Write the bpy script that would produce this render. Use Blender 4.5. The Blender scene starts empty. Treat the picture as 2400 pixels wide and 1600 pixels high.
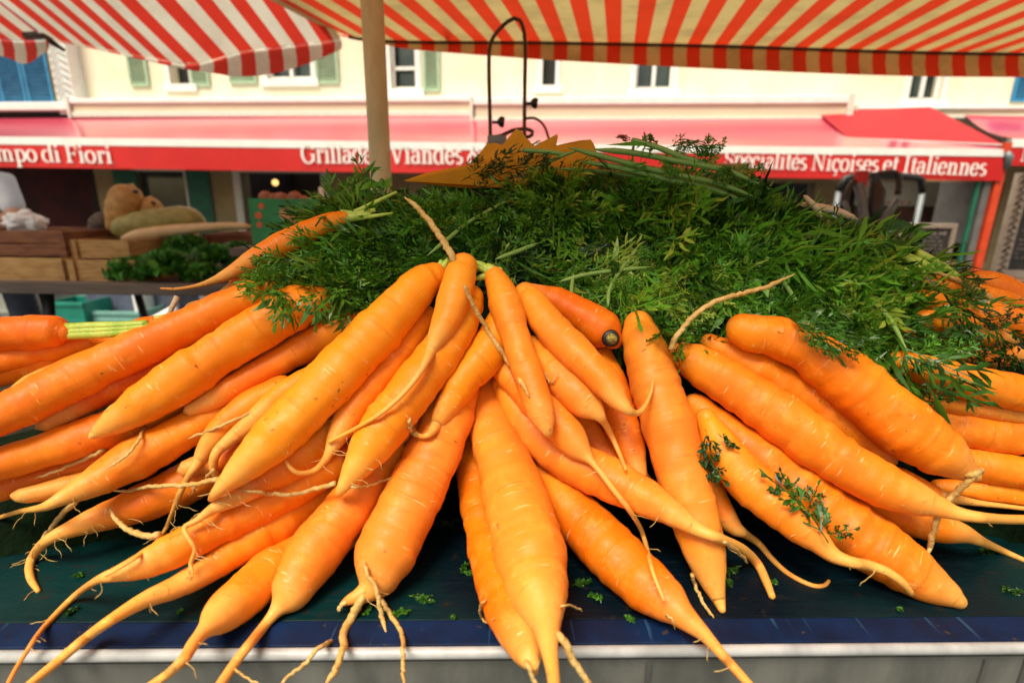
import bpy, math, random
import numpy as np
from mathutils import Vector, noise as mnoise
random.seed(7); rng = np.random.default_rng(7)
C = bpy.context.scene
COL = C.collection

# ------------------------------------------------------------------ camera, sky, sun, exposure
PITCH, ROLL, CAMZ = math.radians(15.0), math.radians(0.8), 1.20
cam = bpy.data.cameras.new('camera'); camo = bpy.data.objects.new('camera', cam); COL.objects.link(camo)
F0 = Vector((0, math.cos(PITCH), -math.sin(PITCH))); U0 = Vector((0, math.sin(PITCH), math.cos(PITCH))); R0 = Vector((1, 0, 0))
Rv = R0*math.cos(ROLL) + U0*math.sin(ROLL); Uv = U0*math.cos(ROLL) - R0*math.sin(ROLL)
from mathutils import Matrix
m = Matrix((( Rv.x, Uv.x, -F0.x, 0), (Rv.y, Uv.y, -F0.y, 0), (Rv.z, Uv.z, -F0.z, CAMZ), (0, 0, 0, 1)))
camo.matrix_world = m
cam.sensor_width = 36; cam.lens = 18.0; cam.clip_start = 0.01; cam.clip_end = 500
cam.dof.use_dof = True; cam.dof.focus_distance = 0.50; cam.dof.aperture_fstop = 4.5
C.camera = camo
FP = 1200.0
Rn, Un, Fn = np.array(Rv), np.array(Uv), np.array(F0)
ORI = np.array((0, 0, CAMZ))

SUN_EL, SUN_AZ = 60.0, 214.0          # azimuth from +Y clockwise: high, behind the viewer's left shoulder, softened by haze
W = bpy.data.worlds.new("World"); C.world = W; W.use_nodes = True
nt = W.node_tree; nt.nodes.clear()
sky = nt.nodes.new('ShaderNodeTexSky'); sky.sky_type = 'NISHITA'; sky.sun_disc = False
sky.sun_elevation = math.radians(SUN_EL); sky.sun_rotation = math.radians(SUN_AZ)
sky.dust_density = 3.0; sky.air_density = 1.0
bg = nt.nodes.new('ShaderNodeBackground'); bg.inputs['Strength'].default_value = 0.12
wo = nt.nodes.new('ShaderNodeOutputWorld')
warm = nt.nodes.new('ShaderNodeMix'); warm.data_type = 'RGBA'; warm.blend_type = 'MULTIPLY'; warm.inputs[0].default_value = 1
warm.inputs[7].default_value = (1.0, .88, .62, 1)          # dusty, warm summer haze
nt.links.new(sky.outputs[0], warm.inputs[6]); nt.links.new(warm.outputs[2], bg.inputs[0]); nt.links.new(bg.outputs[0], wo.inputs[0])
sl = bpy.data.lights.new('sun', 'SUN'); sl.energy = 3.0; sl.angle = math.radians(28); sl.color = (1, 0.93, 0.78)
so = bpy.data.objects.new('sun', sl); COL.objects.link(so)
a_, e_ = math.radians(SUN_AZ), math.radians(SUN_EL)
sd = Vector((math.sin(a_)*math.cos(e_), math.cos(a_)*math.cos(e_), math.sin(e_)))
so.rotation_euler = sd.to_track_quat('Z', 'Y').to_euler(); so.location = (0, -5, 8)
C.view_settings.view_transform = 'Standard'; C.view_settings.look = 'None'; C.view_settings.gamma = 1
C.view_settings.exposure = 0.74
C.cycles.max_bounces = 8; C.cycles.transmission_bounces = 6; C.cycles.diffuse_bounces = 3

# ------------------------------------------------------------------ geometry helpers
TZ = 0.90                               # height of the stall table top
def ray(u, v):
    return (u-1200)/FP*Rn - (v-800)/FP*Un + Fn
def P(u, v, t):
    return ORI + t*ray(u, v)
def proj(p):
    q = np.asarray(p) - ORI; t = q@Fn
    return 1200 + FP*(q@Rn)/t, 800 - FP*(q@Un)/t, t

class MB:
    """collects verts/faces/uvs for ONE mesh object"""
    def __init__(s): s.v = []; s.f = []; s.uv = {}; s.mi = []; s.at = {}
    def add(s, vs, fs, mi=0):
        b = len(s.v); s.v += [tuple(map(float, p)) for p in vs]
        for f in fs: s.f.append(tuple(b+i for i in f)); s.mi.append(mi)
        return b
    def box(s, c, size, rot=None, mi=0):
        hx, hy, hz = size[0]/2, size[1]/2, size[2]/2
        vs = [Vector((x*hx, y*hy, z*hz)) for x in (-1, 1) for y in (-1, 1) for z in (-1, 1)]
        if rot is not None: vs = [rot @ p for p in vs]
        vs = [p+Vector(c) for p in vs]
        s.add(vs, [(0,1,3,2),(4,6,7,5),(0,4,5,1),(2,3,7,6),(0,2,6,4),(1,5,7,3)], mi)
    def tube(s, pts, rad, n=8, cap=True, mi=0):
        pts = [Vector(p) for p in pts]
        if not hasattr(rad, '__len__'): rad = [rad]*len(pts)
        rings = []; up = None
        for i, p in enumerate(pts):
            d = (pts[min(i+1, len(pts)-1)] - pts[max(i-1, 0)]).normalized()
            if up is None:
                up = Vector((0, 0, 1)) if abs(d.z) < .9 else Vector((1, 0, 0))
            a = (up - d*up.dot(d)).normalized(); up = a; b = d.cross(a)
            rings.append([p + (a*math.cos(2*math.pi*k/n) + b*math.sin(2*math.pi*k/n))*rad[i] for k in range(n)])
        vs = [q for r in rings for q in r]; fs = []
        for i in range(len(pts)-1):
            for k in range(n):
                k2 = (k+1) % n
                fs.append((i*n+k, i*n+k2, (i+1)*n+k2, (i+1)*n+k))
        if cap:
            fs.append(tuple(range(n))[::-1]); fs.append(tuple((len(pts)-1)*n+k for k in range(n)))
        s.add(vs, fs, mi)
    def lathe(s, axis_pts, rad, n=16, mi=0): s.tube(axis_pts, rad, n, True, mi)
    def build(s, name, mats, parent=None, smooth=False, bevel=0):
        me = bpy.data.meshes.new(name); me.from_pydata(s.v, [], s.f); me.update()
        if not isinstance(mats, (list, tuple)): mats = [mats]
        for mm in mats: me.materials.append(mm)
        if len(mats) > 1: me.polygons.foreach_set('material_index', s.mi)
        if smooth: me.polygons.foreach_set('use_smooth', [True]*len(me.polygons))
        o = bpy.data.objects.new(name, me); COL.objects.link(o)
        if parent is not None: o.parent = parent
        if bevel:
            b = o.modifiers.new('bevel', 'BEVEL'); b.width = bevel; b.segments = 2; b.limit_method = 'ANGLE'
        return o
def mesh_np(name, V, Fq, mat, parent=None, attrs=None, smooth=False, uv=None):
    me = bpy.data.meshes.new(name); V = np.asarray(V, dtype=np.float32); Fq = np.asarray(Fq, dtype=np.int32)
    me.vertices.add(len(V)); me.vertices.foreach_set('co', V.ravel())
    k = Fq.shape[1]; me.loops.add(Fq.size); me.loops.foreach_set('vertex_index', Fq.ravel())
    me.polygons.add(len(Fq)); me.polygons.foreach_set('loop_start', np.arange(0, Fq.size, k, dtype=np.int32))
    me.update(calc_edges=True)
    if smooth: me.polygons.foreach_set('use_smooth', np.ones(len(Fq), dtype=bool))
    for n, a in (attrs or {}).items():
        at = me.attributes.new(n, 'FLOAT', 'POINT'); at.data.foreach_set('value', np.asarray(a, dtype=np.float32))
    if uv is not None:
        l = me.uv_layers.new(name='UVMap'); l.data.foreach_set('uv', np.asarray(uv, dtype=np.float32)[Fq.ravel()].ravel())
    me.validate(); me.update()
    me.materials.append(mat)
    o = bpy.data.objects.new(name, me); COL.objects.link(o)
    if parent is not None: o.parent = parent
    return o
def tag(o, label=None, cat=None, group=None, kind=None):
    if label: o['label'] = label
    if cat: o['category'] = cat
    if group: o['group'] = group
    if kind: o['kind'] = kind
    return o
def thing(name, label, cat, group=None, loc=(0, 0, 0)):
    o = bpy.data.objects.new(name, None); COL.objects.link(o); o.location = loc; o.empty_display_size = .05
    return tag(o, label, cat, group)
def crom(pts, n):
    """Catmull-Rom through rows of pts -> n rows, evenly by arc length of first two columns"""
    p = np.asarray(pts, float); p = np.vstack([2*p[0]-p[1], p, 2*p[-1]-p[-2]])
    out = []
    for i in range(1, len(p)-2):
        for tt in np.linspace(0, 1, 12, endpoint=False):
            a, b, c, d = p[i-1], p[i], p[i+1], p[i+2]
            out.append(.5*((2*b)+(-a+c)*tt+(2*a-5*b+4*c-d)*tt*tt+(-a+3*b-3*c+d)*tt**3))
    out.append(p[-2]); out = np.array(out)
    k = min(2, out.shape[1])
    L = np.r_[0, np.cumsum(np.linalg.norm(np.diff(out[:, :k], axis=0), axis=1))]
    q = np.linspace(0, L[-1], n)
    return np.stack([np.interp(q, L, out[:, j]) for j in range(out.shape[1])], 1)

# ------------------------------------------------------------------ materials
def nodes(name):
    mt = bpy.data.materials.new(name); mt.use_nodes = True; t = mt.node_tree; t.nodes.clear()
    o = t.nodes.new('ShaderNodeOutputMaterial'); b = t.nodes.new('ShaderNodeBsdfPrincipled')
    t.links.new(b.outputs[0], o.inputs[0]); return mt, t, b, o
def N(t, kind, **kw):
    n = t.nodes.new(kind)
    for k, v in kw.items():
        if k in n.inputs: n.inputs[k].default_value = v
        else: setattr(n, k, v)
    return n
def mixc(t, f, a, b, mode='MIX'):
    n = t.nodes.new('ShaderNodeMix'); n.data_type = 'RGBA'; n.blend_type = mode
    for s, v in ((n.inputs[0], f), (n.inputs[6], a), (n.inputs[7], b)):
        if hasattr(v, 'links'): t.links.new(v, s)
        elif isinstance(v, (int, float)): s.default_value = v
        else: s.default_value = (*v, 1)
    return n.outputs[2]
def ramp(t, src, a, b, smooth=True):
    n = t.nodes.new('ShaderNodeMapRange'); n.inputs['From Min'].default_value = a; n.inputs['From Max'].default_value = b
    if smooth: n.interpolation_type = 'SMOOTHSTEP'
    t.links.new(src, n.inputs['Value']); return n.outputs[0]
def math_(t, op, a, b=None):
    n = t.nodes.new('ShaderNodeMath'); n.operation = op
    for i, v in enumerate((a, b)):
        if v is None: continue
        if hasattr(v, 'links'): t.links.new(v, n.inputs[i])
        else: n.inputs[i].default_value = v
    return n.outputs[0]
def mat(name, a, b=None, scale=20, rough=.6, bump=.15, metal=0, bscale=None, stretch=(1, 1, 1), spec=.5, trans=0):
    mt, t, p, o = nodes(name)
    b = b or tuple(c*.75 for c in a)
    tc = N(t, 'ShaderNodeTexCoord'); mp = N(t, 'ShaderNodeMapping'); mp.inputs['Scale'].default_value = stretch
    t.links.new(tc.outputs['Object'], mp.inputs[0])
    n1 = N(t, 'ShaderNodeTexNoise', Scale=scale, Detail=6.0, Roughness=.6); t.links.new(mp.outputs[0], n1.inputs['Vector'])
    f = ramp(t, n1.outputs[0], .35, .65)
    t.links.new(mixc(t, f, a, b), p.inputs['Base Color'])
    p.inputs['Roughness'].default_value = rough; p.inputs['Metallic'].default_value = metal
    p.inputs['Specular IOR Level'].default_value = spec
    n2 = N(t, 'ShaderNodeTexNoise', Scale=bscale or scale*4, Detail=4.0); t.links.new(mp.outputs[0], n2.inputs['Vector'])
    bp = N(t, 'ShaderNodeBump', Strength=bump, Distance=.01); t.links.new(n2.outputs[0], bp.inputs['Height'])
    t.links.new(bp.outputs[0], p.inputs['Normal'])
    if trans:
        tr = N(t, 'ShaderNodeBsdfTranslucent'); t.links.new(mixc(t, f, a, b), tr.inputs[0])
        mx = N(t, 'ShaderNodeMixShader'); mx.inputs[0].default_value = trans
        t.links.new(p.outputs[0], mx.inputs[1]); t.links.new(tr.outputs[0], mx.inputs[2]); t.links.new(mx.outputs[0], o.inputs[0])
    return mt

def carrot_material():
    mt, t, p, o = nodes('carrot_skin')
    tip = N(t, 'ShaderNodeAttribute', attribute_name='tip').outputs['Fac']
    uv = N(t, 'ShaderNodeUVMap').outputs[0]; tc = N(t, 'ShaderNodeTexCoord').outputs['Object']
    oi = N(t, 'ShaderNodeObjectInfo').outputs['Random']
    n1 = N(t, 'ShaderNodeTexNoise', Scale=22.0, Detail=5.0); t.links.new(tc, n1.inputs['Vector'])
    c = mixc(t, ramp(t, n1.outputs[0], .35, .68), (.80, .165, .001), (.86, .235, .003))
    tone = N(t, 'ShaderNodeAttribute', attribute_name='tone').outputs['Fac']
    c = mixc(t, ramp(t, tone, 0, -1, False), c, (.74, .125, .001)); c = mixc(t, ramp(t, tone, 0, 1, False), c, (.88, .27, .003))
    peach = N(t, 'ShaderNodeAttribute', attribute_name='peach').outputs['Fac']; c = mixc(t, math_(t, 'MULTIPLY', peach, .38), c, (.92, .35, .055))
    # dull, dusty, paler patches of rubbed skin
    n2 = N(t, 'ShaderNodeTexNoise', Scale=55.0, Detail=8.0, Roughness=.7); t.links.new(tc, n2.inputs['Vector'])
    c = mixc(t, math_(t, 'MULTIPLY', ramp(t, n2.outputs[0], .50, .66), .38), c, (.90, .36, .045))
    # yellow tips and tails
    tp = math_(t, 'ADD', tip, math_(t, 'MULTIPLY', math_(t, 'SUBTRACT', n2.outputs[0], .5), .5))
    c = mixc(t, math_(t, 'MULTIPLY', ramp(t, tp, .15, .9), .85), c, (.76, .40, .09))
    # transverse lenticels
    mp = N(t, 'ShaderNodeMapping'); mp.inputs['Scale'].default_value = (7, 420, 1); t.links.new(uv, mp.inputs[0])
    n3 = N(t, 'ShaderNodeTexNoise', Scale=1.0, Detail=1.5); t.links.new(mp.outputs[0], n3.inputs['Vector'])
    mp4 = N(t, 'ShaderNodeMapping'); mp4.inputs['Scale'].default_value = (4, 60, 1); t.links.new(uv, mp4.inputs[0])
    n4 = N(t, 'ShaderNodeTexNoise', Scale=1.0, Detail=1.0); t.links.new(mp4.outputs[0], n4.inputs['Vector'])
    ln = math_(t, 'MULTIPLY', ramp(t, n3.outputs[0], .64, .70), ramp(t, n4.outputs[0], .50, .60))
    c = mixc(t, math_(t, 'MULTIPLY', ln, .6), c, (.92, .58, .25))
    # brown specks of soil
    n5 = N(t, 'ShaderNodeTexNoise', Scale=190.0, Detail=2.0); t.links.new(tc, n5.inputs['Vector'])
    n6 = N(t, 'ShaderNodeTexNoise', Scale=26.0, Detail=2.0); t.links.new(tc, n6.inputs['Vector'])
    sp = math_(t, 'MULTIPLY', ramp(t, n5.outputs[0], .66, .72), ramp(t, n6.outputs[0], .52, .62))
    c = mixc(t, math_(t, 'MULTIPLY', sp, .7), c, (.18, .07, .02))
    cr = N(t, 'ShaderNodeAttribute', attribute_name='crown').outputs['Fac']
    c = mixc(t, math_(t, 'MULTIPLY', cr, .7), c, (.35, .22, .04))
    mp9 = N(t, 'ShaderNodeMapping'); mp9.inputs['Scale'].default_value = (2.2, 160, 1); t.links.new(uv, mp9.inputs[0])
    n9 = N(t, 'ShaderNodeTexNoise', Scale=1.0, Detail=3.0); t.links.new(mp9.outputs[0], n9.inputs['Vector'])
    c = mixc(t, math_(t, 'MULTIPLY', ramp(t, n9.outputs[0], .62, .69), .25), c, (.55, .10, .004))
    n10 = N(t, 'ShaderNodeTexNoise', Scale=9.0, Detail=3.0); t.links.new(tc, n10.inputs['Vector'])
    c = mixc(t, math_(t, 'MULTIPLY', ramp(t, n10.outputs[0], .50, .66), .45), c, (.94, .36, .012))
    c = mixc(t, math_(t, 'MULTIPLY', ramp(t, n10.outputs[0], .46, .34), .35), c, (.70, .12, .001))
    t.links.new(c, p.inputs['Base Color'])
    p.inputs['Roughness'].default_value = .48; p.inputs['Specular IOR Level'].default_value = .30
    p.inputs['Subsurface Weight'].default_value = .12
    p.inputs['Subsurface Radius'].default_value = (1.0, .35, .08); p.inputs['Subsurface Scale'].default_value = .006
    n7 = N(t, 'ShaderNodeTexNoise', Scale=240.0, Detail=6.0, Roughness=.7); t.links.new(tc, n7.inputs['Vector'])
    mp8 = N(t, 'ShaderNodeMapping'); mp8.inputs['Scale'].default_value = (2.2, 160, 1); t.links.new(uv, mp8.inputs[0])
    n8 = N(t, 'ShaderNodeTexNoise', Scale=1.0, Detail=3.0); t.links.new(mp8.outputs[0], n8.inputs['Vector'])
    hb = math_(t, 'ADD', math_(t, 'MULTIPLY', n7.outputs[0], .35), math_(t, 'MULTIPLY', ramp(t, n8.outputs[0], .60, .70), -.45))
    hb = math_(t, 'ADD', hb, math_(t, 'MULTIPLY', math_(t, 'MULTIPLY', n3.outputs[0], n4.outputs[0]), -.5))
    hb = math_(t, 'ADD', hb, math_(t, 'MULTIPLY', n2.outputs[0], .9))
    t.links.new(mixc(t, ramp(t, n7.outputs[0], .3, .7), (.36, .36, .36), (.60, .60, .60)), p.inputs['Roughness'])
    bp = N(t, 'ShaderNodeBump', Strength=.4, Distance=.0014); t.links.new(hb, bp.inputs['Height']); t.links.new(bp.outputs[0], p.inputs['Normal'])
    return mt
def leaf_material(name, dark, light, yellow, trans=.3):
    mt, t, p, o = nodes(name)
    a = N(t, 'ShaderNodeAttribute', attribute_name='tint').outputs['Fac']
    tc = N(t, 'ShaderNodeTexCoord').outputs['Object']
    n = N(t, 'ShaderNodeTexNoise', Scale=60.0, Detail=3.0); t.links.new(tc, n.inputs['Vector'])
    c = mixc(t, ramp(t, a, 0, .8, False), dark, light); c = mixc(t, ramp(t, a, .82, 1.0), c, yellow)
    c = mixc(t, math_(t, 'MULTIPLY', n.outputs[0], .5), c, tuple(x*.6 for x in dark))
    t.links.new(c, p.inputs['Base Color']); p.inputs['Roughness'].default_value = .36; p.inputs['Specular IOR Level'].default_value = .5
    tr = N(t, 'ShaderNodeBsdfTranslucent'); t.links.new(c, tr.inputs[0])
    mx = N(t, 'ShaderNodeMixShader'); mx.inputs[0].default_value = trans
    t.links.new(p.outputs[0], mx.inputs[1]); t.links.new(tr.outputs[0], mx.inputs[2]); t.links.new(mx.outputs[0], o.inputs[0])
    return mt
def stripe_material(name, red, pale, trans, dirt):
    mt, t, p, o = nodes(name)
    uv = N(t, 'ShaderNodeUVMap').outputs[0]; sx = N(t, 'ShaderNodeSeparateXYZ'); t.links.new(uv, sx.inputs[0])
    fr = math_(t, 'FRACT', sx.outputs[0])
    s = ramp(t, math_(t, 'ABSOLUTE', math_(t, 'SUBTRACT', fr, .5)), .235, .255)
    tc = N(t, 'ShaderNodeTexCoord').outputs['Object']
    n = N(t, 'ShaderNodeTexNoise', Scale=5.0, Detail=7.0, Roughness=.65); t.links.new(tc, n.inputs['Vector'])
    pc = mixc(t, math_(t, 'MULTIPLY', ramp(t, n.outputs[0], .4, .75), .6), pale, dirt)
    rc = mixc(t, math_(t, 'MULTIPLY', ramp(t, n.outputs[0], .4, .75), .3), red, tuple(x*.5 for x in red))
    c = mixc(t, s, pc, rc); t.links.new(c, p.inputs['Base Color']); p.inputs['Roughness'].default_value = .75
    w = N(t, 'ShaderNodeTexNoise', Scale=400.0); t.links.new(tc, w.inputs['Vector'])
    bp = N(t, 'ShaderNodeBump', Strength=.2, Distance=.002); t.links.new(w.outputs[0], bp.inputs['Height']); t.links.new(bp.outputs[0], p.inputs['Normal'])
    tr = N(t, 'ShaderNodeBsdfTranslucent'); t.links.new(c, tr.inputs[0])
    mx = N(t, 'ShaderNodeMixShader'); mx.inputs[0].default_value = trans
    t.links.new(p.outputs[0], mx.inputs[1]); t.links.new(tr.outputs[0], mx.inputs[2]); t.links.new(mx.outputs[0], o.inputs[0])
    return mt
def table_material():
    mt, t, p, o = nodes('painted_board')
    tc = N(t, 'ShaderNodeTexCoord').outputs['Object']
    n = N(t, 'ShaderNodeTexNoise', Scale=3.0, Detail=4.0); t.links.new(tc, n.inputs['Vector'])
    c = mixc(t, ramp(t, n.outputs[0], .38, .62), (.001, .005, .010), (.001, .024, .025))
    mp = N(t, 'ShaderNodeMapping'); mp.inputs['Scale'].default_value = (3, 30, 1); mp.inputs['Rotation'].default_value = (0, 0, .25); t.links.new(tc, mp.inputs[0])
    n2 = N(t, 'ShaderNodeTexNoise', Scale=9.0, Detail=8.0, Roughness=.75); t.links.new(mp.outputs[0], n2.inputs['Vector'])
    c = mixc(t, math_(t, 'MULTIPLY', ramp(t, n2.outputs[0], .60, .75), .3), c, (.03, .08, .12))
    n3 = N(t, 'ShaderNodeTexNoise', Scale=90.0, Detail=5.0); t.links.new(tc, n3.inputs['Vector'])
    c = mixc(t, math_(t, 'MULTIPLY', ramp(t, n3.outputs[0], .60, .70), .6), c, (.02, .012, .008))
    t.links.new(c, p.inputs['Base Color']); t.links.new(ramp(t, n2.outputs[0], .2, .9), p.inputs['Roughness'])
    bp = N(t, 'ShaderNodeBump', Strength=.25, Distance=.002); t.links.new(n2.outputs[0], bp.inputs['Height']); t.links.new(bp.outputs[0], p.inputs['Normal'])
    p.inputs['Specular IOR Level'].default_value = .14
    return mt
def blue_material():
    mt, t, p, o = nodes('blue_paint')
    tc = N(t, 'ShaderNodeTexCoord').outputs['Object']
    n = N(t, 'ShaderNodeTexNoise', Scale=14.0, Detail=7.0, Roughness=.7); t.links.new(tc, n.inputs['Vector'])
    c = mixc(t, ramp(t, n.outputs[0], .35, .7), (.0006, .006, .024), (.0006, .015, .065))
    mp = N(t, 'ShaderNodeMapping'); mp.inputs['Scale'].default_value = (60, 4, 1); t.links.new(tc, mp.inputs[0])
    n2 = N(t, 'ShaderNodeTexNoise', Scale=3.0, Detail=4.0); t.links.new(mp.outputs[0], n2.inputs['Vector'])
    c = mixc(t, math_(t, 'MULTIPLY', ramp(t, n2.outputs[0], .62, .7), .35), c, (.04, .12, .24))
    n3 = N(t, 'ShaderNodeTexNoise', Scale=110.0, Detail=3.0); t.links.new(tc, n3.inputs['Vector'])
    c = mixc(t, ramp(t, n3.outputs[0], .68, .72), c, (.05, .03, .02))
    t.links.new(c, p.inputs['Base Color']); p.inputs['Roughness'].default_value = .6; p.inputs['Specular IOR Level'].default_value = .2
    return mt

M_CAR = carrot_material()
M_LEAF = leaf_material('carrot_leaf', (.007, .045, .006), (.17, .52, .035), (.44, .60, .07), .3)
M_HEAP = mat('heap_gap_shade', (.004, .014, .004), (.002, .006, .002), 30, .9, .6, spec=.08)  # near-black filler colour, shade of the gaps put into the core
M_STEM = leaf_material('leaf_stalk', (.18, .36, .07), (.36, .58, .15), (.46, .60, .18), .15)
M_STUB = mat('stem_stub', (.30, .46, .04), (.50, .60, .10), 60, .4, .2, stretch=(1, 1, .2))
M_ROOT = mat('root_fibre', (.62, .42, .15), (.50, .29, .07), 80, .6, .3)
M_CUT = mat('cut_crown', (.50, .44, .08), (.14, .09, .02), 260, .5, .5)
M_TABLE, M_BLUE = table_material(), blue_material()
M_TRIM = mat('bright_trim', (.46, .47, .48), (.26, .27, .28), 14, .4, .05)
M_GALV = mat('galvanised_sheet', (.17, .175, .16), (.085, .09, .085), 12, .55, .15, metal=.15, stretch=(1, 1, .3))
M_CARD = mat('mustard_card', (.86, .44, .012), (.80, .38, .010), 25, .7, .1, trans=.35)
M_POLE = mat('pole_paint', (.66, .60, .36), (.52, .46, .26), 18, .55, .15, stretch=(1, 1, .3))
M_IRON = mat('rusty_iron', (.10, .06, .035), (.04, .025, .02), 40, .45, .3, metal=.4)
M_BLACK = mat('black_plastic', (.012, .012, .013), (.02, .02, .02), 20, .45, .1)
M_CRATE = mat('crate_wood', (.46, .28, .11), (.30, .16, .055), 9, .8, .4, stretch=(1, 1, 8))
M_CRATE2 = mat('reddish_crate_wood', (.22, .085, .035), (.12, .04, .02), 9, .8, .4, stretch=(1, 1, 8))
M_PLANK = mat('grey_plank', (.13, .10, .085), (.07, .055, .05), 8, .8, .4, stretch=(.3, 3, 3))
M_STREET = mat('street_paving', (.10, .098, .095), (.07, .07, .07), 3, .85, .2)
M_WALL = mat('cream_render', (.82, .76, .60), (.77, .69, .51), 1.6, .9, .15, bscale=40)
M_OCHRE = mat('ochre_render', (.36, .26, .14), (.28, .20, .10), 2.5, .9, .15, bscale=40)
M_WHITE = mat('white_paint', (.80, .79, .77), (.74, .72, .70), 5, .5, .05)
M_CREAMBOX = mat('cream_casing', (.74, .62, .45), (.68, .55, .42), 3, .45, .05, stretch=(.2, 1, 1))
M_SHUT = mat('pale_green_shutter', (.38, .52, .36), (.32, .46, .31), 6, .7, .2)
M_DSHUT = mat('dark_green_shutter', (.012, .13, .075), (.008, .09, .05), 6, .6, .2)
M_BLUESH = mat('blue_shutter', (.035, .25, .48), (.02, .18, .38), 6, .6, .2)
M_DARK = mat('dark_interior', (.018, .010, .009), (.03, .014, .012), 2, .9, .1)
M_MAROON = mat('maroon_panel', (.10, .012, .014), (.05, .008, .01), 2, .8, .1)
M_GLASS = mat('window_glass', (.02, .03, .03), (.05, .07, .06), 2, .08, 0, spec=.8)
M_RED = mat('red_awning', (.56, .010, .010), (.50, .008, .008), 2, .45, .05, bscale=300)
M_PINK = mat('faded_awning_top', (.58, .035, .10), (.52, .025, .08), 1.2, .30, .0, bscale=300, spec=1.0)
_b = [n for n in M_PINK.node_tree.nodes if n.type == 'BSDF_PRINCIPLED'][0]; _b.inputs['Coat Weight'].default_value = 1; _b.inputs['Coat Roughness'].default_value = .12; _b.inputs['Coat IOR'].default_value = 1.7
M_TEXT = mat('white_lettering', (.82, .78, .76), (.78, .74, .72), 10, .6, 0)
M_SQUASH = mat('squash_skin', (.42, .22, .055), (.30, .14, .03), 30, .6, .2)
M_GOURD = mat('green_gourd_skin', (.30, .26, .08), (.20, .18, .05), 30, .55, .2)
M_PALEV = mat('pale_gourd_skin', (.62, .46, .28), (.55, .38, .2), 20, .6, .1)
M_LETT = leaf_material('lettuce_leaf', (.02, .12, .015), (.10, .36, .04), (.35, .45, .12), .25)
M_SHIRT = mat('pale_shirt', (.62, .68, .76), (.54, .60, .70), 12, .9, .3)
M_SKIN = mat('skin', (.50, .27, .18), (.44, .22, .14), 30, .55, .1)
M_HAIR = mat('brown_hair', (.06, .035, .02), (.04, .02, .01), 60, .7, .4)
M_JEANS = mat('dark_trousers', (.03, .04, .07), (.02, .03, .05), 60, .9, .2)
M_BAG = mat('white_plastic_bag', (.82, .82, .84), (.72, .73, .76), 14, .35, .6, trans=.3)
M_GREENBOX = mat('green_carton', (.03, .26, .09), (.02, .20, .07), 10, .7, .1)
M_PRINT = mat('red_print', (.60, .10, .03), (.5, .14, .06), 30, .7, .1)
M_PRINT2 = mat('peach_print', (.62, .34, .20), (.5, .2, .1), 30, .7, .1)
M_SPUD = mat('pink_potato', (.42, .17, .11), (.32, .12, .07), 30, .7, .2)
M_TEAL = mat('teal_plastic', (.01, .22, .16), (.008, .16, .12), 6, .35, .05)
M_LTEAL = mat('pale_teal_plastic', (.18, .38, .34), (.14, .32, .29), 6, .4, .05)
M_STEEL = mat('silver_tube', (.22, .25, .27), (.16, .19, .21), 10, .5, .05, metal=.3)
M_SLATE = mat('chalkboard', (.055, .065, .07), (.10, .11, .12), 12, .8, .1)
M_CHALK = mat('chalk', (.62, .64, .66), (.5, .52, .54), 60, .9, .1)
M_FRAMEW = mat('white_board_frame', (.72, .68, .60), (.62, .58, .52), 20, .6, .1)
M_POSTR = mat('red_orange_post', (.62, .06, .012), (.52, .04, .01), 6, .5, .05)
M_GREYSH = mat('grey_roller_shutter', (.13, .12, .12), (.10, .09, .09), 4, .6, .1)
M_BOXC = mat('brown_cardboard', (.42, .27, .13), (.36, .22, .10), 10, .85, .1)
M_HUSK = mat('dry_husk', (.68, .54, .36), (.55, .42, .24), 40, .8, .3, stretch=(1, 1, 4))
M_LAMP, _t, _p, _o = nodes('lamp_glow'); _p.inputs['Base Color'].default_value = (1, .7, .3, 1)
_p.inputs['Emission Color'].default_value = (1, .55, .16, 1); _p.inputs['Emission Strength'].default_value = 1.2
M_STRIPE = stripe_material('ochre_striped_canvas', (.78, .055, .015), (.68, .52, .22), .34, (.34, .24, .10))
M_STRIPE2 = stripe_material('cream_striped_canvas', (.74, .05, .03), (.82, .78, .68), .42, (.55, .48, .38))

# ------------------------------------------------------------------ the heap under everything
def heap_h(x, y):
    x = np.asarray(x, float); y = np.asarray(y, float)
    xl = np.minimum(x, 0); xr = np.maximum(x, 0)
    cy = .87 + .72*xl - .22*xr
    ry = np.maximum(.355 + .40*xl - .02*xr, .10)
    H = np.maximum(.345 + .34*xl - .26*xr, .05)
    q = 1 - ((y-cy)/ry)**2; e = 1-np.abs(x/1.0)**4
    return np.where((q > 0) & (e > 0), H*np.sqrt(np.clip(q, 0, 1))*np.sqrt(np.clip(e, 0, 1)), 0.0)
Y_EDGE = .293
TS = np.linspace(.30, 1.6, 261)
def surf(u, v):
    """depth at which the ray meets the heap or table (else where it passes closest above the heap)"""
    d = ray(u, v); pts = ORI[None] + TS[:, None]*d[None]
    hh = TZ + heap_h(pts[:, 0], pts[:, 1]); gap = pts[:, 2] - hh
    over = pts[:, 1] > Y_EDGE
    k = np.where((gap < 0) & over)[0]
    if len(k): return TS[k[0]]
    rel = np.where((pts[:, 1] > .55) & (pts[:, 1] < 1.0), gap, 9)
    return TS[int(np.argmin(rel))]
GU, GV = np.arange(-240, 2681, 24), np.arange(280, 1740, 20)
SURF = np.array([[surf(u, v) for u in GU] for v in GV])
def st(u, v):
    u = min(max(u, GU[0]), GU[-1]-1e-3); v = min(max(v, GV[0]), GV[-1]-1e-3)
    i = (u-GU[0])/24; j = (v-GV[0])/20; i0, j0 = int(i), int(j); a, b = i-i0, j-j0
    return float((SURF[j0, i0]*(1-a)+SURF[j0, i0+1]*a)*(1-b) + (SURF[j0+1, i0]*(1-a)+SURF[j0+1, i0+1]*a)*b)
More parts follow.
